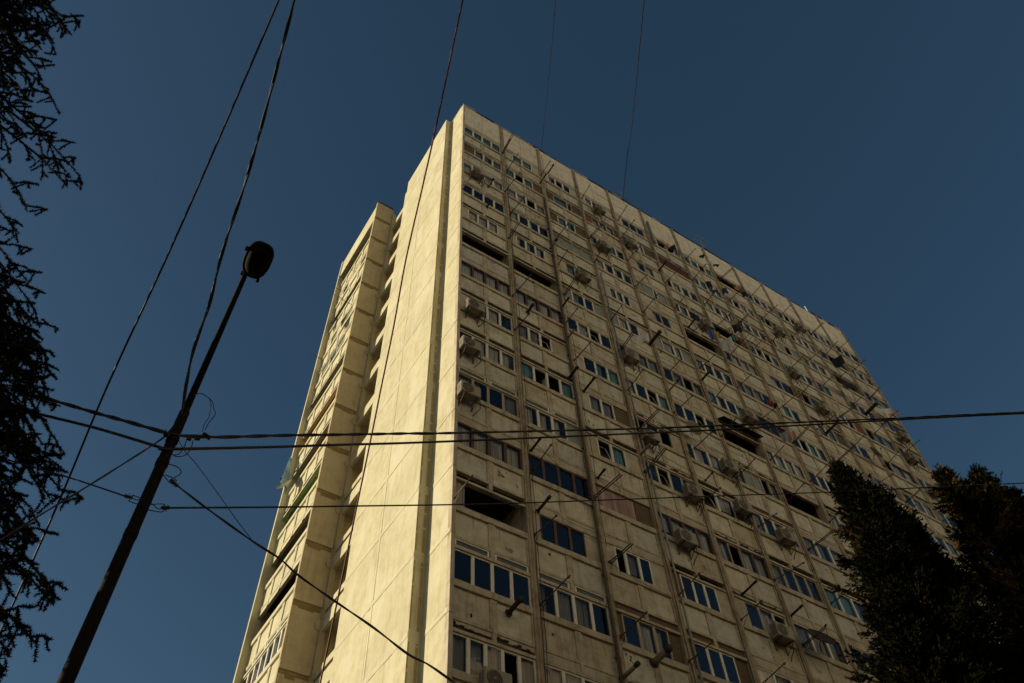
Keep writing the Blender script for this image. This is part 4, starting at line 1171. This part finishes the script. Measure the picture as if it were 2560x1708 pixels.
tb2 = Vector((CAMP.x + 9.0 * math.cos(math.radians(112)), CAMP.y + 9.0 * math.sin(math.radians(112)), 0))
tips = [tipat(*q) for q in ((104, 855, 8.6), (121, 878, 8.6), (58, 868, 8.7), (140, 962, 8.5), (115, 925, 8.6), (133, 1000, 8.6), (142, 1056, 8.5), (60, 1030, 8.4), (132, 1096, 8.4), (139, 1135, 8.3), (95, 1080, 8.5), (120, 1190, 8.3), (184, 1212, 8.2), (205, 1274, 8.1),
        (150, 1225, 8.3), (126, 1332, 8.2), (95, 1310, 8.4), (50, 1320, 8.4), (20, 1280, 8.3), (80, 1230, 8.5), (40, 1180, 8.5), (70, 1110, 8.6), (20, 1060, 8.5), (40, 980, 8.5), (80, 960, 8.6), (20, 920, 8.5), (50, 1250, 8.4), (90, 1150, 8.4),
        (143, 1426, 8.1), (164, 1488, 8.0), (60, 1440, 8.2), (20, 1400, 8.2), (122, 1580, 8.0), (60, 1545, 8.1), (24, 1652, 8.0), (12, 1560, 8.1),
        (90, 905, 8.7), (60, 910, 8.7), (110, 1035, 8.6), (40, 1110, 8.6), (15, 1160, 8.4), (75, 1060, 8.6), (30, 1220, 8.4))]
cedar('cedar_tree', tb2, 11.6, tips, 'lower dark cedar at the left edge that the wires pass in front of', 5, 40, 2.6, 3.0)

def conifer(name, base, leaders, n, lab, seed, brown=.1, rmax=2.4, leaf=.13, hbase=4.0):
    """dense upright conifer: leaders = (dx, dy, top height, radius, taper length)"""
    r = random.Random(seed); root = empty(name, (base.x, base.y, 0))
    tk = MB()
    for (dx, dy, h, R_, tl) in leaders:
        P = [Vector((0, 0, 0)), Vector((dx * .2, dy * .2, h * .25)), Vector((dx * .7, dy * .7, h * .5)), Vector((dx, dy, h * .8)), Vector((dx, dy, h - .1))]
        tk.tube(P, 1, 'bark', 8, True, [.16, .11, .05, .02, .006])
    tk.build('trunk', root, True)
    cr = MB(); k1 = cr.mi('cypress_leaf'); k2 = cr.mi('cypress_leaf_brown')
    tot = sum(l[3] * (l[2] - hbase) for l in leaders)
    for (dx, dy, h, R_, tl) in leaders:
        cnt = int(n * R_ * (h - hbase) / tot)
        lob = [(r.uniform(0, 6.28), r.uniform(1.5, 4), r.uniform(.1, .3)) for _ in range(5)]
        for _ in range(cnt):
            t = r.random() ** 1.15
            z = h - t * (h - hbase)
            dd = h - z
            RR = R_ * min(1.0, dd / tl) * .66 + .02
            if dd > tl: RR *= 1 - .25 * (dd - tl) / (h - hbase - tl + .1)
            a = r.uniform(0, 2 * math.pi)
            RR *= 1 + sum(am * math.sin(a * 2 + z * fr + ph) for ph, fr, am in lob) * .55
            # clumped boughs
            zc = math.sin(z * 3.1 + math.sin(a * 3) * 2) * .5 + .5
            q = RR * (r.uniform(.25, 1.0) ** .45) * (.72 + .38 * zc)
            p = Vector((dx + q * math.cos(a), dy + q * math.sin(a), z))
            out = Vector((math.cos(a), math.sin(a), r.uniform(.1, 1.5))).normalized()
            ln = leaf * r.uniform(.9, 2.6)
            side_ = out.cross(rv(r)).normalized(); up_ = out.cross(side_)
            kk = k2 if r.random() < brown * (0.4 + 1.2 * (math.sin(z * 1.7 + a * 2) > 0)) else k1
            for s in range(6):                 # a spray of small scales
                o0 = p + out * ln * (s / 6.0)
                d = (out + side_ * r.uniform(-.9, .9) + up_ * r.uniform(-.9, .9)).normalized() * leaf * r.uniform(.5, 1.0)
                w = d.cross(rv(r)).normalized() * leaf * .18
                tri(cr, o0 - w, o0 + w, o0 + d, kk)
    def spray(p, out, ln, kk):
        side_ = out.cross(rv(r)).normalized(); up_ = out.cross(side_)
        for s in range(6):
            o0 = p + out * ln * (s / 6.0)
            d = (out + side_ * r.uniform(-.9, .9) + up_ * r.uniform(-.9, .9)).normalized() * leaf * r.uniform(.5, 1.0)
            w = d.cross(rv(r)).normalized() * leaf * .18
            tri(cr, o0 - w, o0 + w, o0 + d, kk)
    for (dx, dy, h, R_, tl) in leaders:      # boughs that break the outline
        for _ in range(int(100 * (h - hbase) / 10)):
            z = h - .3 - r.random() ** 1.1 * (h - hbase - 2); dd = h - z
            RR = (R_ * min(1.0, dd / tl) + .06) * r.uniform(.75, 1.45) + .04
            a = r.uniform(0, 2 * math.pi); el = r.uniform(-.35, .45)
            st = Vector((dx, dy, z)); dirv = Vector((math.cos(a), math.sin(a), el * .8)).normalized()
            kk = k2 if r.random() < brown else k1
            for q in range(int(10 + 26 * RR)):
                t = .2 + .8 * r.random(); rad_ = .13 * (1.15 - t) + .02
                p = st + dirv * RR * t + Vector((0, 0, .25 * RR * t * t)) + rv(r) * rad_
                spray(p, (dirv + rv(r) * .35 + Vector((0, 0, .3))).normalized(), leaf * r.uniform(.8, 1.8), kk)
    cr.build('crown', root)
    return tag(root, lab, 'tree')
pA = on_y(2094, 1176, -8.0)
def off(px, py, base, y):
    q = on_y(px, py, y); return (q.x - base.x, q.y - base.y, q.z)
a1 = off(2137, 1200, pA, -8.3); a2 = off(2190, 1226, pA, -7.9); a3 = off(2262, 1300, pA, -8.2)
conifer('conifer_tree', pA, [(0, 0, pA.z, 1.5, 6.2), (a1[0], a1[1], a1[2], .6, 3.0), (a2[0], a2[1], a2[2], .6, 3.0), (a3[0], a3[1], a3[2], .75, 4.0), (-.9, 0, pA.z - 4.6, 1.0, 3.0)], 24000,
        'nearly black pointed conifer in front of the shaded facade, left of two', 11, .05)
pB = on_y(2442, 1182, -9.0)
b1 = off(2353, 1184, pB, -9.2); b3 = off(2524, 1232, pB, -8.8); b4 = off(2600, 1240, pB, -9.0); b5 = off(2385, 1215, pB, -8.7)
conifer('conifer_tree', pB, [(0, 0, pB.z, 1.2, 4.0), (b1[0], b1[1], b1[2], 1.45, 5.0), (b3[0], b3[1], b3[2], 1.0, 3.0), (b4[0], b4[1], b4[2], 1.3, 4.0), (b5[0], b5[1], b5[2], .9, 3.0), (.4, .2, pB.z - 2.6, 2.2, 4.5), (1.8, 0, pB.z - 3.5, 2.4, 4.0)], 40000,
        'brownish green many topped conifer at the lower right corner', 12, .24)
